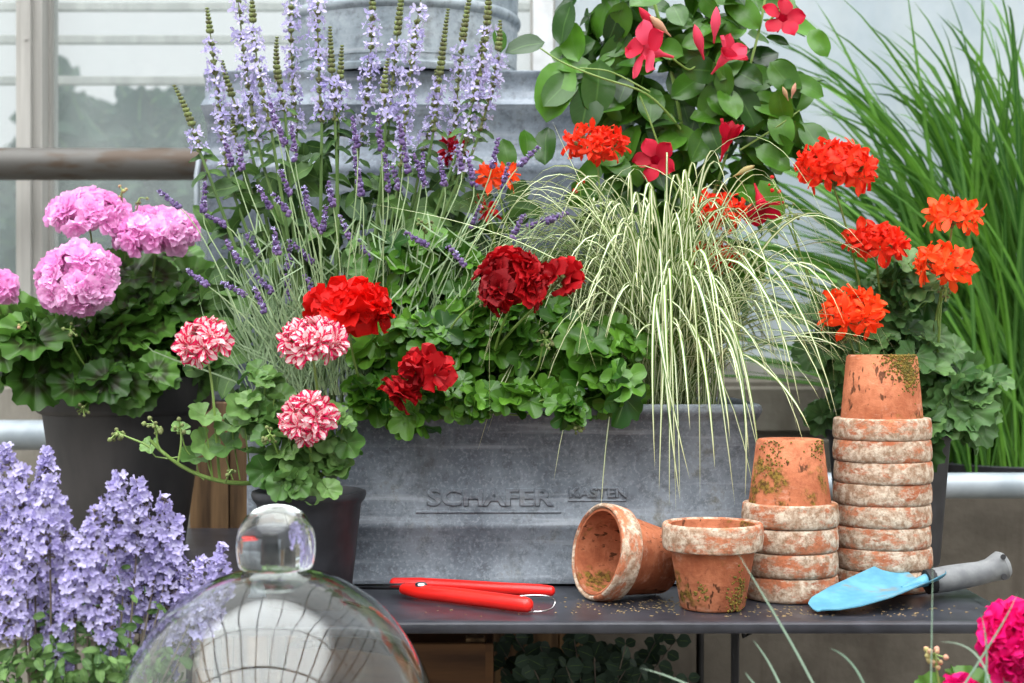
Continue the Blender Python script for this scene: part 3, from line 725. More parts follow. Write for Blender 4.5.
g=MB(); c=PT(421,586,.02); g.add(lathe([(0,0),(.008,0),(.0085,.002),(.007,.0045),(0,.005)],16),None,c); g.build('pivot_bolt','silver',bl_,origin=np.array(sh.location))
g=MB(); L1=[PT(520,596,.022),PT(535,595,.022),PT(549,596,.02),PT(556,601,.012),PT(552,609,.0035),PT(540,612,.0025),PT(524,611.5,.0025)]
L1=np.array(L1); tt=np.linspace(0,6,31); L1s=np.stack([np.interp(tt,range(7),L1[:,i]) for i in range(3)],1)
for _ in range(3): L1s[1:-1]=(L1s[:-2]+L1s[1:-1]*2+L1s[2:])/4
g.add(tube(L1s,.0011,8)); g.build('wire_loop','silver',sh)
# ------------------------------------------------------------------ trowel
tip=A(.392,-.222,TZ+.004); neck=A(.562,-.098,TZ+.022); ax=nz(neck-tip); sd=nz(np.cross(ax,A(0,0,1))); upv=nz(np.cross(sd,ax)); L=np.linalg.norm(neck-tip)
tw=thing('hand_trowel','worn light blue hand trowel with a grey handle lying on the right of the table','trowel',(tip+neck)/2*A(1,1,0)+A(0,0,TZ))
def tfn(u,v,off=0):
    e=2*u-1; hw=.055*np.interp(v,[0,.06,.16,.4,.75,.95,1],[.16,.50,.74,.95,1.0,1.0,.84])
    ext=L*(v*1.0)+ (.006*abs(e)-.016*abs(e)**5)*v**4
    p=tip+ax*ext+sd*e*hw+upv*((.018+.006*v)*abs(e)**1.8*(.15+.85*v)-.010*math.sin(PI*v)*0)
    return p+upv*off
g=MB(); a=grid(16,18,lambda u,v:tfn(u,v,.0016)); b=grid(16,18,lambda u,v:tfn(u,v,0)); g.add(a); g.add((b[0],b[1][:,::-1],b[2]))
n=17; Fc=[]; off=len(a[0])
ring=[i for i in range(n)]+[j*n+16 for j in range(1,19)]+[18*n+i for i in range(15,-1,-1)]+[j*n for j in range(17,0,-1)]
for i in range(len(ring)): q,r_=ring[i],ring[(i+1)%len(ring)]; Fc.append((q,q+off,r_+off,r_))
g.F.append(np.array(Fc,int)); g.MI.append(np.zeros(len(Fc)))
g.build('blade','cyan',tw)
he=P(1004,569,2.12); hd=nz(he-neck); h0=neck-ax*.045+upv*.000
g=MB(); g.add(tube(np.array([h0,neck+hd*.004+A(0,0,.003),neck+hd*.02]),[.003,.009,.012],12)); g.build('neck_socket','cyan',tw)
g=MB(); g.add(tube(np.array([neck+hd*.004,neck+hd*.008,neck+hd*.03]),[.017,.0175,.015],16)); g.build('collar','hole',tw)
LH=np.linalg.norm(he-neck); g=MB(); ts=[.1,.14,.3,.5,.7,.82,.9,.97,1.02,1.05]; rs=[.0150,.0172,.0178,.0172,.0160,.0160,.0185,.0205,.0165,.008]
hp=[neck+hd*LH*t+A(0,0,.010*max(0,t-.75)*2.5) for t in ts]; g.add(tube(np.array(hp),rs,20)); hdl=g.build('handle','grey_rubber',tw)
for (px,py,r_) in ((1003,557,.0036),(1004,577,.0042)):
    g=MB(); c=P(px,py,2.12-.019); g.add(lathe([(0,0),(r_,0),(r_,.002),(0,.002)],14),frame((0,-1,.25),(0,0,1)),c); g.build('hanging_hole','hole',hdl,origin=np.array(tw.location))
# ------------------------------------------------------------------ crumbs
rg=np.random.default_rng(8); g=MB()
for i in range(420):
    if i<170: p=PT(rg.normal(650,45),rg.uniform(600,613))
    elif i<250: p=PT(rg.normal(800,40),rg.uniform(606,617))
    elif i<300: p=PT(rg.normal(905,30),rg.uniform(605,617))
    else: p=PT(rg.uniform(400,980),rg.uniform(596,617))
    if p[1]<TY0+.005: continue
    s=rg.uniform(.0004,.0013); g.add(ICO,None,p+A(0,0,s*.5),1,rg.random()); g.V[-1]=(ICO[0]*A(s*rg.uniform(1,2.6),s,s*.6))+p+A(0,0,s*.5)
M['crumb']=plain('crumb',S(150,126,92),S(110,96,62),.9)
tag(g.build('soil_crumbs','crumb'),'dry tan crumbs of soil and moss scattered on the dark table','soil crumbs',kind='stuff')
# ------------------------------------------------------------------ glass cloche
kz=1.615/F; cxp=276; cd=1.615
def rp(r,y): return (r*kz,CAMZ-(y-341.5)*kz)
outer=[rp(24,571),rp(40,572),rp(55,576),rp(74,585),rp(97,600),rp(109,610),rp(129,635),rp(144,660),rp(154,683),rp(161,710),rp(165,740),rp(166,780),rp(166,860)]
def smooth_prof(pr,k=3):
    p=np.array(pr); t=np.arange(len(p)); tt=np.linspace(0,len(p)-1,(len(p)-1)*k+1); q=np.stack([np.interp(tt,t,p[:,0]),np.interp(tt,t,p[:,1])],1)
    for _ in range(4): q[1:-1]=(q[:-2]+2*q[1:-1]+q[2:])/4
    return q
oq=smooth_prof([(0.0001,outer[0][1]+.0005)]+outer)
tn=np.gradient(oq,axis=0); nn=np.stack([-tn[:,1],tn[:,0]],1); nn/=np.linalg.norm(nn,axis=1)[:,None]; iq=oq+nn*(-.0035)*np.sign(-1); 
iq=oq-np.stack([-nn[:,0],-nn[:,1]],1)*0
# inner wall: step inwards (towards the axis and down)
inn=np.stack([tn[:,1],-tn[:,0]],1); inn/=np.linalg.norm(inn,axis=1)[:,None]
test=oq+inn*.0035
if test[-1,0]>oq[-1,0]: test=oq-inn*.0035
iq=test; iq[0,0]=.0001; iq[:,0]=np.maximum(iq[:,0],.0001)
pr=[tuple(x) for x in oq]+[(oq[-1,0]+.003,oq[-1,1]-.004),(oq[-1,0]-.001,oq[-1,1]-.008),(iq[-1,0]-.001,oq[-1,1]-.004)]+[tuple(x) for x in iq[::-1]]
clx=(cxp-512)*kz; cly=cd-2.2; zb_=oq[-1,1]-.008
clo=thing('glass_cloche','clear glass bell cloche with a round knob in the left foreground','cloche',(clx,cly,zb_))
pr=[(r,z-zb_) for r,z in pr]; T=lathe(pr[::-1],96); g=MB(); g.add(T); g.build('bell','glass',clo,origin=np.zeros(3))
kn=[(0.0001,569.5),(33,569.5),(36.5,568),(38,562),(39.5,552),(39.8,543),(38,530),(33,519.5),(26,512),(17,507),(8,505),(0.0001,504.5)]
kp=smooth_prof([rp(*x) for x in kn]); kp=[(r,z-zb_) for r,z in kp]; g=MB(); g.add(lathe(kp,64)); g.build('knob','glass',clo,origin=np.zeros(3))
stl=thing('wooden_stool','low round wooden stool under the glass cloche','stool',(clx,cly,0))
g=MB(); g.add(lathe([(0,zb_-.031),(.18,zb_-.031),(.185,zb_-.026),(.185,zb_-.006),(.18,zb_-.001),(0,zb_-.001)],40)); g.build('seat','wood_h',stl,origin=np.zeros(3))
for i in range(4):
    a=PI/4+i*PI/2; g=MB(); g.add(tube([A(.17*math.cos(a),.17*math.sin(a),0),A(.12*math.cos(a),.12*math.sin(a),zb_-.031)],[.014,.018],10)); g.build('leg','wood',stl,origin=np.zeros(3))
#PLANTS
exec_plants=True
# ------------------------------------------------------------------ pink zonal geranium
R1=np.random.default_rng(11)
def geranium(name,label,base,blobs,leafkind,leafmat,size,heads,petalmat,fkind,fs,rng,stemmat='stem',budl=(),extra=None,cam=.5,headname='flower_head'):
    t=thing(name,label,'plant',base); fo=MB(); st=MB()
    fill(fo,st,LF[leafkind],blobs,size,rng,cam=cam)
    if extra: extra(fo,st,t)
    fo.build('foliage',leafmat,t)
    for h in heads:
        px,py,rx,ry,d,n,(sx,sy,sdd)=h[:7]; o=h[7] if len(h)>7 else {}
        k=d/F; c=P(px,py,d)
        b=umbel(t,o.get('name',headname),o.get('mat',petalmat),o.get('kind',fkind),c,rx*k,ry*k,n,o.get('fs',fs),rng,tilt=o.get('tilt',(0,-.35,.95)),zmin=o.get('zmin',-.35),label=o.get('label'))
        stemline(st,P(sx,sy,sdd),b,.0022,.0016,rng,bend=.006,rise=.15)
    for (px,py,d,r,n,(sx,sy,sdd),bm) in budl:
        c=P(px,py,d); buds(t,c,r,n,rng,tip=bm); stemline(st,P(sx,sy,sdd),c,.0016,.0012,rng,bend=.005,rise=.15)
    for b in blobs[:4]:
        stemline(st,np.asarray(base)+A(rng.normal(0,.02),rng.normal(0,.02),0),P(b[0],b[1]+b[3]*.3,b[4]),.005,.003,rng)
    st.build('stems',stemmat,t); return t
geranium('pink_geranium','bushy geranium with rounded pink flower heads in the large black pot',(P(124,395,2.66)[0],.46,1.02),
 [(120,345,100,45,2.62,.12,56),(30,355,50,36,2.5,.08,18,1.1),(150,300,75,50,2.66,.1,34),(110,378,70,16,2.52,.06,16,.9),(195,330,30,55,2.62,.08,18),(5,340,40,50,2.66,.1,12)],
 'zonal','l_zonal',.050,
 [(88,213,43,25,2.55,30,(92,300,2.6)),(155,233,46,26,2.55,28,(150,320,2.6)),(78,281,46,36,2.46,36,(90,350,2.6),{'tilt':(-.1,-.75,.65)}),(-4,289,24,20,2.5,14,(20,350,2.6))],
 'p_pink','double',.022,R1,budl=[(122,190,2.55,.012,5,(125,260,2.6),'bud_pink'),(140,198,2.55,.010,3,(128,240,2.6),'bud'),(83,408,2.44,.014,10,(120,370,2.5),'bud'),(25,322,2.44,.012,5,(60,370,2.5),'bud_pink'),(70,330,2.42,.012,8,(95,380,2.5),'bud')])
# ------------------------------------------------------------------ bicoloured geranium
def bi_extra(fo,st,t):
    r=R2
    a=P(262,482,2.1)
    arm=bez(a,P(225,487,2.08),P(185,478,2.06),P(150,440,2.05),12); st.add(tube(arm,np.linspace(.0034,.0022,12),7))
    for (q,e) in ((5,(207,330)),):
        pass
    for (px,py,s,nx) in ((205,415,.024,.4),(225,446,.026,-.1),(150,445,.014,.0),(205,443,.024,.3),(232,425,.026,0),(248,452,.024,.2),(182,430,.015,.2),(196,457,.02,.1),(243,408,.024,.3)):
        fo.add(LF['bi'][r.integers(4)],frame(A(nx,-.55,.75)+r.normal(size=3)*.2,A(r.normal(),-.3,-.3)),P(px,py,2.07),s,r.random())
        st.add(tube(bez(P(px,py,2.07),P(px,py+8,2.07),P(px+2,py+20,2.07),P(max(px+8,190),480 if px>190 else 455,2.07),5),[.001]*5,4,False))
R2=np.random.default_rng(12)
geranium('striped_geranium','trailing geranium with red and white striped flower heads in the small dark pot',(P(305,500,2.1)[0],-.1,.885),
 [(300,455,48,36,2.08,.05,56),(262,412,30,30,2.1,.04,22),(335,430,20,22,2.05,.03,10),(305,482,42,12,2.03,.03,12),(260,380,28,14,2.12,.03,9,.8)],
 'bi','l_bi',.0215,
 [(202,342,31,23,2.06,15,(220,482,2.08),{'tilt':(-.2,-.5,.8)}),(312,341,38,25,2.04,20,(318,430,2.08)),(307,418,31,24,2.0,16,(312,470,2.05),{'tilt':(-.1,-.8,.6)})],
 'p_bi','bi',.019,R2,budl=[(118,432,2.05,.012,16,(150,448,2.05),'bud'),(155,425,2.05,.012,12,(165,455,2.05),'bud'),(180,428,2.05,.010,10,(178,462,2.05),'bud'),(270,435,2.03,.012,10,(285,470,2.06),'bud'),(232,470,2.05,.008,4,(225,483,2.07),'bud')],extra=bi_extra)
# ------------------------------------------------------------------ ivy geraniums in the trough
R3=np.random.default_rng(13)
geranium('ivy_geranium','leafy geranium with bright red and dark red blooms spilling over the trough middle',(P(440,415,2.26)[0],.06,.985),
 [(430,350,75,55,2.25,.06,110),(395,300,40,60,2.3,.05,44),(520,350,70,55,2.25,.06,110),(600,370,50,50,2.22,.05,60),(440,265,45,40,2.3,.04,36),(470,398,110,18,2.16,.025,60,.8),(565,412,16,20,2.12,.008,12,.75),(375,395,28,20,2.2,.03,20),(622,385,16,26,2.15,.012,6,1.25),(412,420,18,12,2.13,.01,6,.9),(500,310,60,30,2.25,.04,34)],
 'ivy','l_ivy',.029,
 [(350,310,44,30,2.14,11,(365,400,2.22),{'mat':'p_red','kind':'single','fs':.028,'label':'broad bright red bloom'}),
  (512,283,40,34,2.12,16,(495,350,2.2),{'mat':'p_crim','kind':'rose','fs':.023,'tilt':(-.1,-.7,.7)}),
  (560,278,22,20,2.13,4,(500,345,2.2),{'mat':'p_crim','kind':'single','fs':.023,'tilt':(.5,-.5,.6)}),
  (425,369,28,15,2.1,6,(440,400,2.18),{'mat':'p_crim','kind':'single','fs':.023,'tilt':(.2,-.4,.8)}),
  (402,396,16,14,2.08,3,(425,405,2.16),{'mat':'p_crim','kind':'rose','fs':.026,'tilt':(-.3,-.9,.3)})],
 'p_crim','rose',.023,R3,budl=[(425,225,2.26,.014,12,(420,300,2.3),'bud'),(545,340,2.14,.012,12,(530,380,2.18),'bud'),(480,300,2.16,.01,8,(450,330,2.2),'bud'),(575,425,2.12,.010,8,(565,415,2.14),'bud')],cam=.55)
# ------------------------------------------------------------------ star geraniums
R4=np.random.default_rng(14)
geranium('star_geranium','orange star flowered geranium growing in the trough behind the striped sedge',(P(620,415,2.4)[0],.2,.985),
 [(600,300,70,60,2.4,.05,36),(520,280,60,50,2.42,.05,26),(690,290,50,60,2.42,.05,26)],
 'starl','l_star',.033,
 [(597,145,36,20,2.38,22,(610,300,2.4)),(497,176,22,14,2.38,8,(530,290,2.4),{'mat':'p_orange'}),(452,152,12,14,2.42,6,(470,280,2.42),{'mat':'p_mcrim'}),(717,212,34,20,2.36,20,(690,300,2.4)),(716,258,30,14,2.36,12,(690,320,2.4)),(487,210,8,7,2.34,3,(500,290,2.38),{'mat':'p_crim'})],
 'p_scar','star',.0215,R4,budl=[(580,187,2.34,.010,5,(590,280,2.38),'bud_red'),(488,209,2.34,.012,7,(498,280,2.38),'bud_red')])
R5=np.random.default_rng(15)
geranium('star_geranium','orange star flowered geranium in the black pot behind the tall terracotta stack',(P(889,430,2.44)[0],.24,.95),
 [(895,370,65,55,2.42,.08,56),(860,315,45,45,2.42,.06,20),(940,400,50,45,2.4,.06,34),(905,290,35,35,2.4,.05,14),(975,380,25,30,2.4,.04,8),(830,350,30,70,2.44,.04,18),(930,430,30,18,2.36,.03,10)],
 'starl','l_star',.033,
 [(835,168,44,31,2.32,34,(868,330,2.4),{'mat':'p_scar'}),(876,243,34,20,2.34,18,(885,330,2.4),{'mat':'p_scar'}),(851,312,37,22,2.26,18,(862,380,2.36),{'tilt':(0,-.5,.85)}),(953,216,31,19,2.34,13,(930,360,2.4)),(946,266,35,24,2.3,16,(935,370,2.4))],
 'p_orange','starbig',.0235,R5,budl=[(790,212,2.3,.014,8,(825,330,2.38),'bud'),(776,185,2.3,.012,4,(820,300,2.38),'bud_red'),(850,335,2.26,.016,12,(860,370,2.3),'bud'),(946,290,2.3,.016,12,(940,330,2.36),'bud')])
# ------------------------------------------------------------------ mandevilla
R6=np.random.default_rng(16)
md=thing('mandevilla','tall climbing plant with glossy oval leaves and pink trumpet flowers','plant',(P(680,410,2.46)[0],.24,.985))
fo=MB(); st=MB()
fill(fo,None,LF['oval'],[(690,110,95,100,2.5,.07,96),(640,40,85,50,2.52,.06,44),(745,60,60,60,2.48,.06,34),(700,220,70,60,2.5,.05,34),(790,110,28,50,2.46,.03,8),(630,190,55,50,2.5,.05,26),(660,-5,130,24,2.5,.06,40),(655,75,80,60,2.52,.05,44),(700,140,80,50,2.5,.05,34),(670,300,70,60,2.52,.04,30)],.066,R6,cam=.8,up=.4,tw=.6)
for (px,py,dx,dz,s,nx,nzv,ry) in ((600,60,-.1,-1,.07,.2,.2,.5),(578,62,-.35,1,.055,-.4,.1,.7),(545,42,-1,-.3,.05,.1,.7,.3),(560,45,.2,1,.055,-.8,.1,.4),(565,60,-.3,-1,.08,-.1,.3,.2),(575,75,-.6,-.7,.06,.2,.5,.4),(497,28,.2,-1,.03,.4,.2,.4),(555,68,1,.35,.05,.1,.8,.5),(590,80,-.2,-1,.07,.3,.2,.5),
   (735,85,.5,-1,.06,.3,.3,.5),(770,62,.6,-.8,.055,-.2,.3,.4),(755,148,.9,-.5,.05,.1,.4,.5),(760,180,.5,-.9,.06,.4,.2,.5),(790,80,.8,-.3,.045,.0,.4,.7),(800,130,.6,-.7,.045,.3,.3,.7),(625,108,-.9,.3,.05,.1,.9,.8),(690,118,1,.2,.05,0,.9,.8),(810,30,.5,-.8,.04,-.3,.2,.5),(705,40,.8,.5,.06,0,.5,.6),(672,195,.8,-.3,.06,0,.4,.5),(775,110,.3,-.9,.05,-.3,.3,.6),(545,165,-.1,1,.05,-.4,.1,.4),(528,160,.1,1,.04,.5,.1,.3),(510,170,-.2,1,.04,.1,.1,.2)):
    p=P(px,py,2.44); fo.add(LF['oval'][R6.integers(4)],frame(A(nx,-1,nzv),A(dx,-.1,dz)),p,s*1.3,R6.random())
def vine(pts,r0=.0022,r1=.0014):
    p=np.array([P(*q) for q in pts]); t=np.arange(len(p)); tt=np.linspace(0,len(p)-1,len(p)*4); q=np.stack([np.interp(tt,t,p[:,i]) for i in range(3)],1)
    for _ in range(3): q[1:-1]=(q[:-2]+2*q[1:-1]+q[2:])/4
    st.add(tube(q,np.linspace(r0,r1,len(q)),6))
vine([(680,410,2.46),(675,300,2.47),(690,200,2.48),(680,110,2.48),(660,20,2.48),(640,-40,2.5)],.004,.003)
vine([(685,260,2.47),(720,180,2.46),(740,100,2.46),(760,30,2.46),(770,-30,2.46)],.003,.002)
vine([(690,140,2.46),(650,92,2.43),(600,78,2.42),(560,62,2.42),(540,48,2.42)])
vine([(650,92,2.43),(610,70,2.42),(580,68,2.42)],.0016,.001)
vine([(700,230,2.44),(670,180,2.42),(650,120,2.42),(640,96,2.42)],.0018,.0014)
vine([(740,150,2.44),(780,125,2.43),(800,110,2.43)],.0018,.001)
vine([(700,60,2.42),(690,72,2.4),(672,58,2.38)],.0016,.0016); vine([(770,20,2.45),(790,0,2.43)],.002,.0014)
fo.build('foliage','l_mand',md); st.build('stems','stem',md)
TR=lathe([(.05,-1.35),(.08,-1.0),(.1,-.8),(.2,-.55),(.25,-.25),(.30,-.08),(.40,0)],12)
def trumpet(c,axis,size,mat,label=None,el=15,open_=1,W=.95,roll=0):
    mb=MB(); Fm=frame(axis,A(.2,0,1)); mb.add(TR,Fm,c,size,.4)
    U=mb.U[-1]; mb.U[-1]=np.stack([U[:,0],.6+0*U[:,1]],1)
    for i in range(5):
        a=roll+2*PI*i/5; e=math.radians(el+R6.normal(0,6)); rad=A(math.cos(a),math.sin(a),0); y=rad*math.cos(e)+A(0,0,math.sin(e)); z=-rad*math.sin(e)+A(0,0,math.cos(e))
        z=nz(z+np.cross(rad,A(0,0,1))*.2)
        T=petal(W,'lobe',cup=.1,wave=.08,seed=i+50,curl=-.12,nu=4,nv=6)
        mb.add(T,Fm@frame(z,y),c+Fm@(rad*.24*size),size*open_,R6.random())
    o=mb.build('flower',mat,md)
    if label: o['label']=label
trumpet(P(646,50,2.32),A(-.85,-.5,.12),.038,'p_mand','pink trumpet flower facing left',el=12,open_=1.0,roll=.5)
trumpet(P(783,18,2.36),A(.05,-.9,.35),.029,'p_mcrim','deep pink star shaped flower',el=10,open_=1.0,roll=.3)
trumpet(P(727,55,2.38),A(.45,-.5,.55),.030,'p_mand','half open pink flower',el=50,roll=.2)
trumpet(P(655,160,2.4),A(-.2,-.8,.1),.030,'p_mcrim','crimson flower behind the sedge',el=20,roll=.9)
trumpet(P(762,206,2.36),A(.2,-.45,-.85),.031,'p_mcrim','drooping crimson flower',el=38,roll=.1)
trumpet(P(727,140,2.38),A(.25,-.3,.9),.026,'p_mcrim','narrow crimson flower',el=70,open_=1.2,W=.7)
SP=lathe([(.0,-1),(.07,-.9),(.1,-.5),(.24,-.1),(.34,.3),(.30,.7),(.16,1.1),(.0,1.35)],9)
for (px,py,ax_,s,m) in ((700,45,(-.3,-.2,1),.018,'p_mand'),(715,28,(.05,-.2,1),.018,'p_mand'),(650,22,(-.6,-.3,.7),.016,'p_mand'),(662,28,(-.7,-.3,.6),.015,'bud_pink'),(742,172,(.8,-.3,.4),.012,'bud_pink'),(786,95,(-.4,-.3,.8),.008,'bud_pink'),(793,92,(.2,-.3,.9),.008,'bud_pink')):
    mb=MB(); mb.add(SP,frame(A(*ax_),A(1,0,.3)),P(px,py,2.36),s*1.35,R6.random()); mb.build('flower_bud',m,md)
# ------------------------------------------------------------------ variegated sedge
R7=np.random.default_rng(17)
cxd=thing('variegated_sedge','arching cream and green striped sedge at the right end of the trough','plant',(P(672,405,2.3)[0],.1,.985))
fo=MB(); B0=P(664,402,2.31)
for i in range(440):
    az=R7.uniform(0,2*PI)
    if math.sin(az)>.3 and R7.random()<.5: az=-az
    ox,oy=math.cos(az),math.sin(az)
    b=B0+A(R7.normal(0,.03),R7.normal(0,.018),-.01)
    h=R7.uniform(.10,.36); r=R7.uniform(.10,.34)*(1-.25*(h>.30))
    zt=h-R7.uniform(.0,.30)*min(1,r/.16)
    out=A(ox,oy*(.55 if oy<0 else .3),0)
    p1=b+A(0,0,h*.8)+out*r*.22; p2=b+A(0,0,h*1.25)+out*r*.72; p3=b+out*r*1.02+A(0,0,zt)
    if p3[1]>-.02 and p3[2]<1.04: p3[2]=1.04+R7.uniform(0,.05)
    fo.add(ribbon(bez(b,p1,p2,p3,14),R7.uniform(.0035,.0068),nz(A(-oy,ox,R7.normal(0,.35)))),rnd=R7.random())
for i in range(130):
    az=PI+R7.normal(0,.45); ox,oy=math.cos(az),math.sin(az); b=B0+A(R7.normal(-.02,.02),R7.normal(0,.015),-.01); h=R7.uniform(.16,.34); r=R7.uniform(.14,.36); out=A(ox,oy*.45,0)
    fo.add(ribbon(bez(b,b+A(0,0,h)+out*r*.15,b+A(0,0,h*1.3)+out*r*.7,b+out*r+A(0,0,max(.06,h-R7.uniform(.02,.2))),14),R7.uniform(.003,.0055),nz(A(-oy,ox,R7.normal(0,.35)))),rnd=R7.random())
# hanging blades over the trough front (in the photo these reach well below the rim)
for (x0,y0,x1,y1,xa,ya) in ((650,290,655,470,646,330),(640,300,690,480,642,420),(670,250,676,512,668,330),(655,330,680,500,655,450),(690,240,700,500,700,330),(700,260,735,505,705,400),(720,300,760,470,745,360),(745,320,745,500,755,400),(730,250,800,405,770,300),(720,230,838,420,790,290),(740,300,832,415,800,340),(720,180,790,400,770,240),(700,330,715,470,705,400),(690,250,768,520,735,330),(660,280,672,440,660,380),(715,350,730,440,722,400),(750,350,820,400,790,360),(740,370,810,430,780,385),(680,340,690,430,683,400),(735,330,748,450,742,390)):
    a=P(x0,y0,2.2); pts=bez(B0+A(0,0,.02),P((x0+672)/2,y0-60,2.24),P(xa,min(ya,y0)-10,2.14),P(x1,y1,2.11+R7.uniform(0,.03)),16); fo.add(ribbon(pts,.0068,nz(A(1,.3,0)+R7.normal(size=3)*.3)),rnd=R7.random())
for (pts_) in (((650,330,2.2),(560,240,2.2),(470,220,2.2),(366,203,2.25)),((670,380,2.3),(660,60,2.2),(800,90,2.2),(835,260,2.2)),((660,380,2.3),(520,120,2.25),(690,100,2.2),(735,300,2.15)),((660,380,2.3),(560,150,2.25),(480,100,2.2),(490,420,2.12)),((670,380,2.3),(600,130,2.2),(500,130,2.2),(470,330,2.15)),((670,380,2.3),(600,170,2.2),(540,220,2.2),(597,372,2.1)),((690,380,2.3),(745,100,2.25),(830,220,2.2),(835,400,2.2)),((665,380,2.3),(640,280,2.2),(600,230,2.15),(552,120,2.2))):
    fo.add(ribbon(bez(*[P(*q) for q in pts_],18),.0055,nz(A(.4,1,.2))),rnd=R7.random())
fo.build('blades','l_carex',cxd)
# ------------------------------------------------------------------ salvia
R8=np.random.default_rng(18)
sa=thing('salvia','tall salvia with pale lilac flower spikes rising from the trough left half','plant',(P(330,410,2.36)[0],.16,.985))
fo=MB(); st=MB()
fill(fo,None,LF['sage'],[(330,300,120,80,2.42,.05,90),(420,230,70,70,2.44,.04,40),(260,260,60,70,2.44,.04,36),(330,210,100,60,2.44,.04,36,.8),(460,280,60,60,2.42,.04,40),(250,350,50,40,2.4,.05,30),(340,150,110,40,2.44,.05,16,.8),(300,195,90,40,2.4,.05,36),(450,215,60,40,2.44,.04,26),(380,250,90,50,2.36,.04,30)],.058,R8,cam=.6,up=.45)
spk=[(207,8,228,165,.28),(174,86,200,150,.85),(236,-40,256,140,.25),(222,60,244,125,.9),(252,-5,266,130,.3),(277,38,286,110,.85),(318,-30,316,120,.25),(330,27,330,120,.8),(342,46,341,110,.9),(372,-12,362,145,.22),(404,-25,394,120,.6),(424,-22,402,165,.16),(448,10,432,130,.75),(472,-14,452,165,.4),(484,30,462,170,.35),(500,20,478,130,.4),(234,110,247,165,.85),(388,60,386,120,.85),(293,-35,296,130,.3),(436,70,424,150,.8),(488,-20,470,100,.5)]
for (xt,yt,xb,yb,gf) in spk:
    gf=gf*.8 if gf<.5 else gf*.75
    d=2.36+R8.uniform(-.05,.06); a=P(xt,yt,d); b=P(xb+R8.normal(0,3),yb,d); root=P(330+(xb-330)*.35,405,2.36)
    stemp=bez(root,root+(b-root)*.5+A(R8.normal(0,.01),0,.02),b-(a-b)*.25,b,10); st.add(tube(stemp,np.linspace(.0036,.0022,10),6))
    L=np.linalg.norm(a-b); m=MB(); mid=(a+b)/2+A(R8.normal(0,.004),0,0); ctr=lambda f:(1-f)**2*b+2*f*(1-f)*(2*mid-(a+b)/2)+f*f*a
    m.add(tube(np.array([ctr(x) for x in (0,.25,.5,.75,1)]),[.0022,.0019,.0015,.0011,.0006],5),mi=1)
    ax_=nz(a-b); s1=A(1,0,0); s2=nz(np.cross(ax_,s1)); f=0.0; j=0
    while f<1:
        c=ctr(f); green=f>1-gf
        if green:
            g=(1-f)/max(gf,.01); nb=7; j+=1
            for k_ in range(nb):
                an=k_*2*PI/nb+j*.45; dd=nz(math.cos(an)*s1+math.sin(an)*s2+ax_*.8)
                m.add(EGG,frame(dd,A(0,1,.1)),c+dd*.0004,.0016+.0024*min(1,g*1.3)*R8.uniform(.8,1.1),R8.random(),1)
            f+=(.0042+.0035*min(1,g*1.3))/L
        else:
            j+=1
            for k_ in range(6):
                an=k_*2*PI/6+j*.7; dd=nz(math.cos(an)*s1+math.sin(an)*s2+ax_*.35); c2=c+ax_*R8.uniform(-.3,.3)*.008
                m.add(EGG,frame(dd,A(0,1,.1)),c2,.0030,R8.random(),1)
                if R8.random()<.15: continue
                m.add(FL['tiny'][R8.integers(3)],frame(nz(dd+R8.normal(size=3)*.4),R8.normal(size=3)),c2+dd*R8.uniform(.007,.014),.0090*R8.uniform(.7,1.2),R8.random(),0)
            f+=.0125/L*R8.uniform(.75,1.5)
    m.build('flower_spike',['p_salvia','bud','p_lav'],sa)
    for f in (.3,.55,.8,.95,1.0):       # paired stem leaves
        c=stemp[int(f*9)]; s=.05*(1.1-f*.5)
        for q in (-1,1): fo.add(LF['sage'][R8.integers(3)],frame(A(q*.3,-.6,.7),A(q,R8.normal(0,.5),.3)),c,s*R8.uniform(.7,1.1),R8.random())
fo.build('foliage','l_salvia',sa); st.build('stems','stem_dark',sa)
# ------------------------------------------------------------------ lavender
R9=np.random.default_rng(19)
la=thing('lavender','fine grey green lavender with small purple spikes in front of the salvia','plant',(P(380,400,2.28)[0],.08,.985))
fo=MB(); st=MB()
lsp=[(205,185,203,212),(160,192,180,208),(208,216,225,225),(262,193,270,208),(275,196,290,215),(306,198,308,212),(325,215,322,232),(290,243,288,270),(252,243,260,255),(276,245,277,254),(200,280,208,286),(236,290,245,295),(265,285,272,292),(288,290,290,300),(300,250,312,262),(262,305,265,312),(353,120,357,148),(378,118,381,148),(385,156,388,190),(399,120,403,145),(354,150,360,185),(415,158,425,185),(423,155,422,178),(276,120,285,145),(292,128,295,160),(272,110,276,126),(418,240,428,246),(456,255,465,266),(498,140,492,168),(535,150,520,165),(520,222,512,238),(548,218,528,228),(560,216,545,222),(508,165,503,188),(345,228,350,240),(312,290,316,298),(330,190,333,206),(368,255,372,262),(308,208,315,226),(358,175,362,195),(404,150,408,172),(395,175,400,190),(440,160,445,185),(458,150,462,170),(470,165,474,185),(475,215,470,228),(232,250,240,262),(240,150,243,170),(225,140,232,165),(285,182,290,195)]
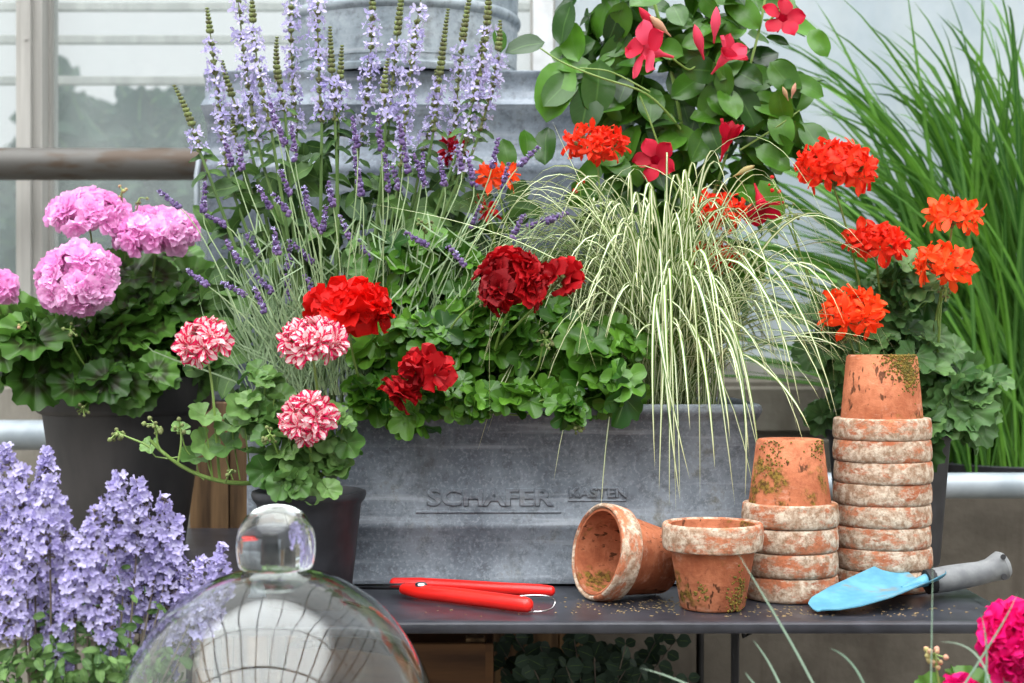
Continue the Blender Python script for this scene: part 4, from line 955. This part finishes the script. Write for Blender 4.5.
for (xt,yt,xb,yb) in lsp:
    d=2.24+R9.uniform(-.05,.08); a=P(xt,yt,d); b=P(xb,yb,d)
    L0=np.linalg.norm(a-b)
    if L0<.034: a=b+(a-b)*.034/L0
    rx=340+(xb-340)*.35+R9.normal(0,12); root=P(rx,395,2.27); stp=bez(root,root+(b-root)*.45+A(0,0,.03),b-(a-b)*1.2,b,10); st.add(tube(stp,np.linspace(.0012,.0008,10),5))
    m=MB(); m.add(tube(np.array([b,a]),[.0009,.0006],5),mi=1); ax_=nz(a-b); s1=nz(np.cross(ax_,A(0,1,.1))); s2=np.cross(ax_,s1); L=np.linalg.norm(a-b); nw=max(5,int(L/.0062))
    for j in range(nw+1):
        f=j/nw
        if nw>6 and j==1: continue
        rr=.0035*(1-.5*f)
        for k_ in range(6):
            an=k_*PI/3+j*.5; dd=nz(math.cos(an)*s1+math.sin(an)*s2+ax_*R9.uniform(.4,1.5)); m.add(EGG,frame(dd,A(.3,1,.1)),b+(a-b)*(f+R9.normal(0,.045))+dd*.0006,.0029*(1.15-.5*f)*R9.uniform(.7,1.2),R9.random(),0)
            if R9.random()<.22: m.add(FL['tiny'][0],frame(dd,R9.normal(size=3)),b+(a-b)*f+dd*.005,.0036,R9.random(),2)
    m.build('flower_spike',['p_lav','stem_pale','p_cat'],la)
for i in range(520):
    x=R9.uniform(230,560); b=P(340+(x-340)*.8,R9.uniform(370,400),R9.uniform(2.25,2.32)); hgt=R9.uniform(.05,.2); lean=R9.normal(0,.05)
    e=b+A(lean,R9.normal(0,.02),hgt); fo.add(ribbon(bez(b,b+A(lean*.2,0,hgt*.4),e-A(0,0,hgt*.3),e,6),R9.uniform(.0016,.0034),nz(A(1,R9.normal(0,.6),0))),rnd=R9.random())
for i in range(260):   # short side leaves on the stems
    x=R9.uniform(240,540); y=R9.uniform(230,340); b=P(x,y,R9.uniform(2.2,2.3)); dd=nz(A(R9.normal(0,.7),R9.normal(0,.4),.8)); e=b+dd*R9.uniform(.02,.045)
    fo.add(ribbon(bez(b,b+dd*.01,e-A(0,0,.003),e,5),.0026,nz(A(1,R9.normal(0,.6),0))),rnd=R9.random())
fo.build('foliage','l_lav',la); st.build('stems','stem_pale',la)
# ------------------------------------------------------------------ tall green grass
R10=np.random.default_rng(20)
gr=thing('tall_grass','tall upright clump of green grass by the glass wall on the right','grass',(P(1030,470,3.42)[0],1.22,.827))
fo=MB(); G0=P(1030,465,3.42)
for i in range(560):
    b=G0+A(R10.normal(0,.085),R10.normal(0,.06),-.01); b[0]=min(max(b[0],G0[0]-.17),G0[0]+.17)
    lean=R10.normal(-.07,.24); h=R10.uniform(.45,1.15)*(1-.25*abs(lean)); 
    if R10.random()<.3: h*=.6; lean*=1.4
    e=b+A(lean*1.35+ (b[0]-G0[0])*.6,R10.normal(0,.10),h); 
    if R10.random()<.35: e[2]-=h*.12
    fo.add(ribbon(bez(b,b+A(lean*.12,0,h*.45),b+A(lean*.62,0,h*.9),e,12),R10.uniform(.006,.014),nz(A(1,R10.normal(0,.5),0))),rnd=R10.random())
for (x1,y1,xa,ya,x0) in ((815,0,880,90,960),(905,-25,930,150,960),(780,40,880,60,950),(975,48,985,60,970),(1028,10,1000,150,950),(790,120,850,150,960),(835,210,890,150,960),(985,-10,975,150,985),(900,90,950,70,1000)):
    fo.add(ribbon(bez(P(x0,460,3.4),P(x0-10,300,3.38),P(xa,ya,3.36),P(x1,y1,3.36),16),.013,nz(A(1,.3,0))),rnd=R10.random())
fo.build('blades','l_grass',gr)
# ------------------------------------------------------------------ catmint in the left foreground
R11=np.random.default_rng(21)
cb=P(0,700,1.78)
cm=thing('catmint','mass of pale violet catmint flower spikes in the left foreground','plant',(cb[0],cb[1],0))
csp=[(8,448,12),(45,452,12),(22,470,14),(60,500,14),(95,510,12),(118,476,15),(140,480,13),(165,500,15),(175,520,15),(150,535,15),(125,530,14),(200,560,13),(188,575,12),(222,548,9),(215,560,8),(35,520,14),(5,500,14),(75,545,14),(105,560,15),(45,570,15),(10,560,14),(165,600,12),(110,625,12),(60,640,12),(50,480,12),(30,550,14),(150,560,14),(60,590,13),(120,600,13),(178,552,13)]
fo=MB(); st=MB()
for (x,y,wd) in csp:
    d=R11.uniform(1.84,1.90) if x>120 else R11.uniform(1.74,1.88); k=d/F; a=P(x,y,d); bx=min(x*.72+18+R11.normal(0,8),178); low=P(min(bx,120),760,1.80)
    pts=bez(low,low+(a-low)*.35,a-A((a-low)[0]*.15,0,.08),a,12); st.add(tube(pts,np.linspace(.0018,.0009,12),5))
    m=MB(); L=.085; 
    for j in range(9):
        f=j/8; c=a+A(R11.normal(0,.002),0,-L*f)+A(-(a-low)[0]*.15*f,0,0); rr=wd*k*(.35+.65*min(1,f*2.2))
        for q in range(int(8+8*min(1,f*2))):
            dd=nz(R11.normal(size=3)*A(1,.8,.45)+A(0,-.25,.1)); e=c+dd*rr*R11.uniform(.45,1.05)
            m.add(tube(np.array([c,e]),.0006,3,False),mi=1); m.add(EGG,frame(dd,A(.1,1,.1)),e-dd*.004,.0018,R11.random(),1)
            m.add(FL['cat'][R11.integers(3)],frame(nz(dd+A(0,-.4,.15)+R11.normal(size=3)*.4),R11.normal(size=3)),e,.0066*R11.uniform(.7,1.25),R11.random(),0)
    m.build('flower_spike',['p_cat','stem_brown'],cm)
fill(fo,None,LF['sage'],[(60,650,100,45,1.80,.06,170),(150,665,40,30,1.86,.03,50),(70,600,100,40,1.84,.04,70,.8),(60,665,100,30,1.76,.04,90,.9)],.019,R11,cam=.5,up=.6)
st.add(tube([A(cb[0],cb[1],.46),A(cb[0],cb[1],.66)],.006,8))
for i in range(14):
    a=P(R11.uniform(0,110),760,1.80); st.add(tube(bez(A(cb[0],cb[1],.46),A(cb[0],cb[1],.55),(a+A(cb[0],cb[1],.5))/2,a,6),.002,5))
fo.build('foliage','l_cat',cm); st.build('stems','stem_brown',cm)
# ------------------------------------------------------------------ magenta geranium, right foreground
R12=np.random.default_rng(22)
geranium('magenta_geranium','vivid magenta geranium bloom in the bottom right foreground',(P(1010,780,1.7)[0],-.5,.45),
 [(1000,725,70,28,1.72,.05,22),(950,695,20,14,1.7,.02,4)],
 'zonal','l_zonal',.04,
 [(1018,642,44,44,1.68,26,(1005,780,1.7),{'tilt':(-.1,-.8,.5)}),(957,700,28,18,1.68,10,(985,780,1.7))],
 'p_mag','single',.022,R12,budl=[(934,655,1.68,.012,16,(950,740,1.7),'bud_pink')])
# fine blades in the foreground
fg=thing('wispy_grass','few thin blue green grass blades crossing the lower right foreground','grass',(P(880,760,1.5)[0],-.7,.30))
fo=MB(); root=P(880,760,1.5)*A(1,1,0)+A(0,0,.31)
for q in (((735,548),(765,600),(800,650),(840,740)),((753,640),(765,655),(780,675),(800,740)),((829,648),(850,655),(868,675),(880,740)),((640,668),(670,675),(710,690),(780,740)),((933,560),(932,600),(932,640),(930,740)),((1018,592),(1005,625),(985,650),(930,740)),((940,642),(975,640),(1000,665),(990,740)),((980,612),(990,640),(988,670),(980,740)),((745,672),(750,680),(760,690),(800,740))):
    p=[P(a,b,1.55) for a,b in q]; wb_=.0015 if q[0][0]==933 else .0026; c1=bez(p[3]*1,p[2],p[1],p[0],14); base_=bez(root,root+A(0,0,.1),p[3]+(p[3]-p[2])*.6,p[3],8)[:-1]
    fo.add(ribbon(np.vstack([base_,c1]),wb_,A(1,0,.2)),rnd=R12.random())
fo.build('blades','l_fore',fg)
# ------------------------------------------------------------------ eucalyptus under the table
R13=np.random.default_rng(23)
ec=P(590,660,2.62); eu=thing('eucalyptus','dark round leaved eucalyptus in the shade under the table','plant',(ec[0],ec[1],.2))
fo=MB(); st=MB()
for i in range(46):
    e=P(R13.uniform(478,690),R13.uniform(636,690),2.62+R13.uniform(-.12,.12)); b=A(ec[0]+R13.normal(0,.02),ec[1]+R13.normal(0,.02),.2)
    pts=bez(b,b+A(0,0,.2),(b+e)/2+A(0,0,.08),e,18); st.add(tube(pts,np.linspace(.003,.001,18),5))
    for j in range(6,18):
        for q in (-1,1): fo.add(LF['round'][R13.integers(3)],frame(A(R13.normal(0,.5),-.8,.5),A(q,R13.normal(0,.4),R13.normal(0,.4))),pts[j],R13.uniform(.018,.032),R13.random())
fo.build('foliage','l_euc',eu); st.build('stems','stem_brown',eu)
# pots for plants whose pots lie outside the frame
def lowpot(x,y,z,Rt,H,label):
    t=thing('plant_pot',label,'flowerpot',(x,y,z)); g=MB(); Rb=Rt*.75
    g.add(lathe([(0,.004),(Rb,0),(Rt-.004,H-.03),(Rt,H-.028),(Rt,H),(Rt-.006,H),(Rb-.006,.01),(0,.01)],40)); g.build('pot_body','blackpot2',t,origin=np.zeros(3))
    s=MB(); s.add(lathe([(Rt-.011,H-.02),(.001,H-.016)],28)); s.build('soil','soil',t,origin=np.zeros(3))
lowpot(ec[0],ec[1],0,.11,.22,'dark pot on the ground under the table holding the eucalyptus')
lowpot(cb[0],cb[1],0,.15,.48,'tall dark pot below the catmint in the left foreground')
lowpot(P(1010,780,1.7)[0],-.5,0,.12,.47,'tall dark pot below the magenta geranium')
lowpot(P(880,760,1.5)[0],-.7,0,.09,.32,'dark pot below the wispy foreground grass')
# ------------------------------------------------------------------ trees outside, hedge behind the camera
R14=np.random.default_rng(24)
LEAFC=oval_leaf(.8,seed=2,nu=2,nv=3)
def tree(px,py,rx,ry,d,label,n=420):
    c=P(px,py,d); t=thing('tree',label,'tree',(c[0],c[1],0),'trees outside the glass'); k=d/F
    g=MB(); g.add(tube([A(c[0],c[1],0),A(c[0],c[1],c[2]*.6),c],[.09,.07,.04],8)); g.build('trunk','bark',t)
    fo=MB()
    for i in range(n):
        dr=nz(R14.normal(size=3)); p=c+dr*A(rx*k,rx*k*.6,ry*k)*R14.random()**.4*(1+.15*math.sin(dr[0]*9))
        fo.add(LEAFC,frame(nz(R14.normal(size=3)+A(0,-.6,.6)),R14.normal(size=3)),p,R14.uniform(.16,.32),R14.random())
    fo.build('crown','l_tree',t)
for (px,py,rx,ry,dd) in ((-90,230,120,110,9.0),(58,190,36,98,11.5),(118,210,72,92,8.2),(175,190,50,92,13.0),(228,205,66,92,10.0),(300,200,70,90,14.0),(390,200,80,90,11.5),(480,200,70,90,9.0)):
    tree(px,py,rx,ry,dd,'hazy grey green tree beyond the dusty glass at left',900)
hg=thing('hedge','clipped green hedge standing behind the viewpoint','hedge',(0,-5.2,0)); fo=MB()
for i in range(3000):
    p=A(R14.uniform(-2.4,2.4),R14.uniform(-5.4,-5.0),R14.uniform(.0,1.5)); fo.add(LF['round'][0],frame(nz(R14.normal(size=3)+A(0,.8,.4)),R14.normal(size=3)),p,.09,R14.random())
fo.build('foliage','l_tree',hg)
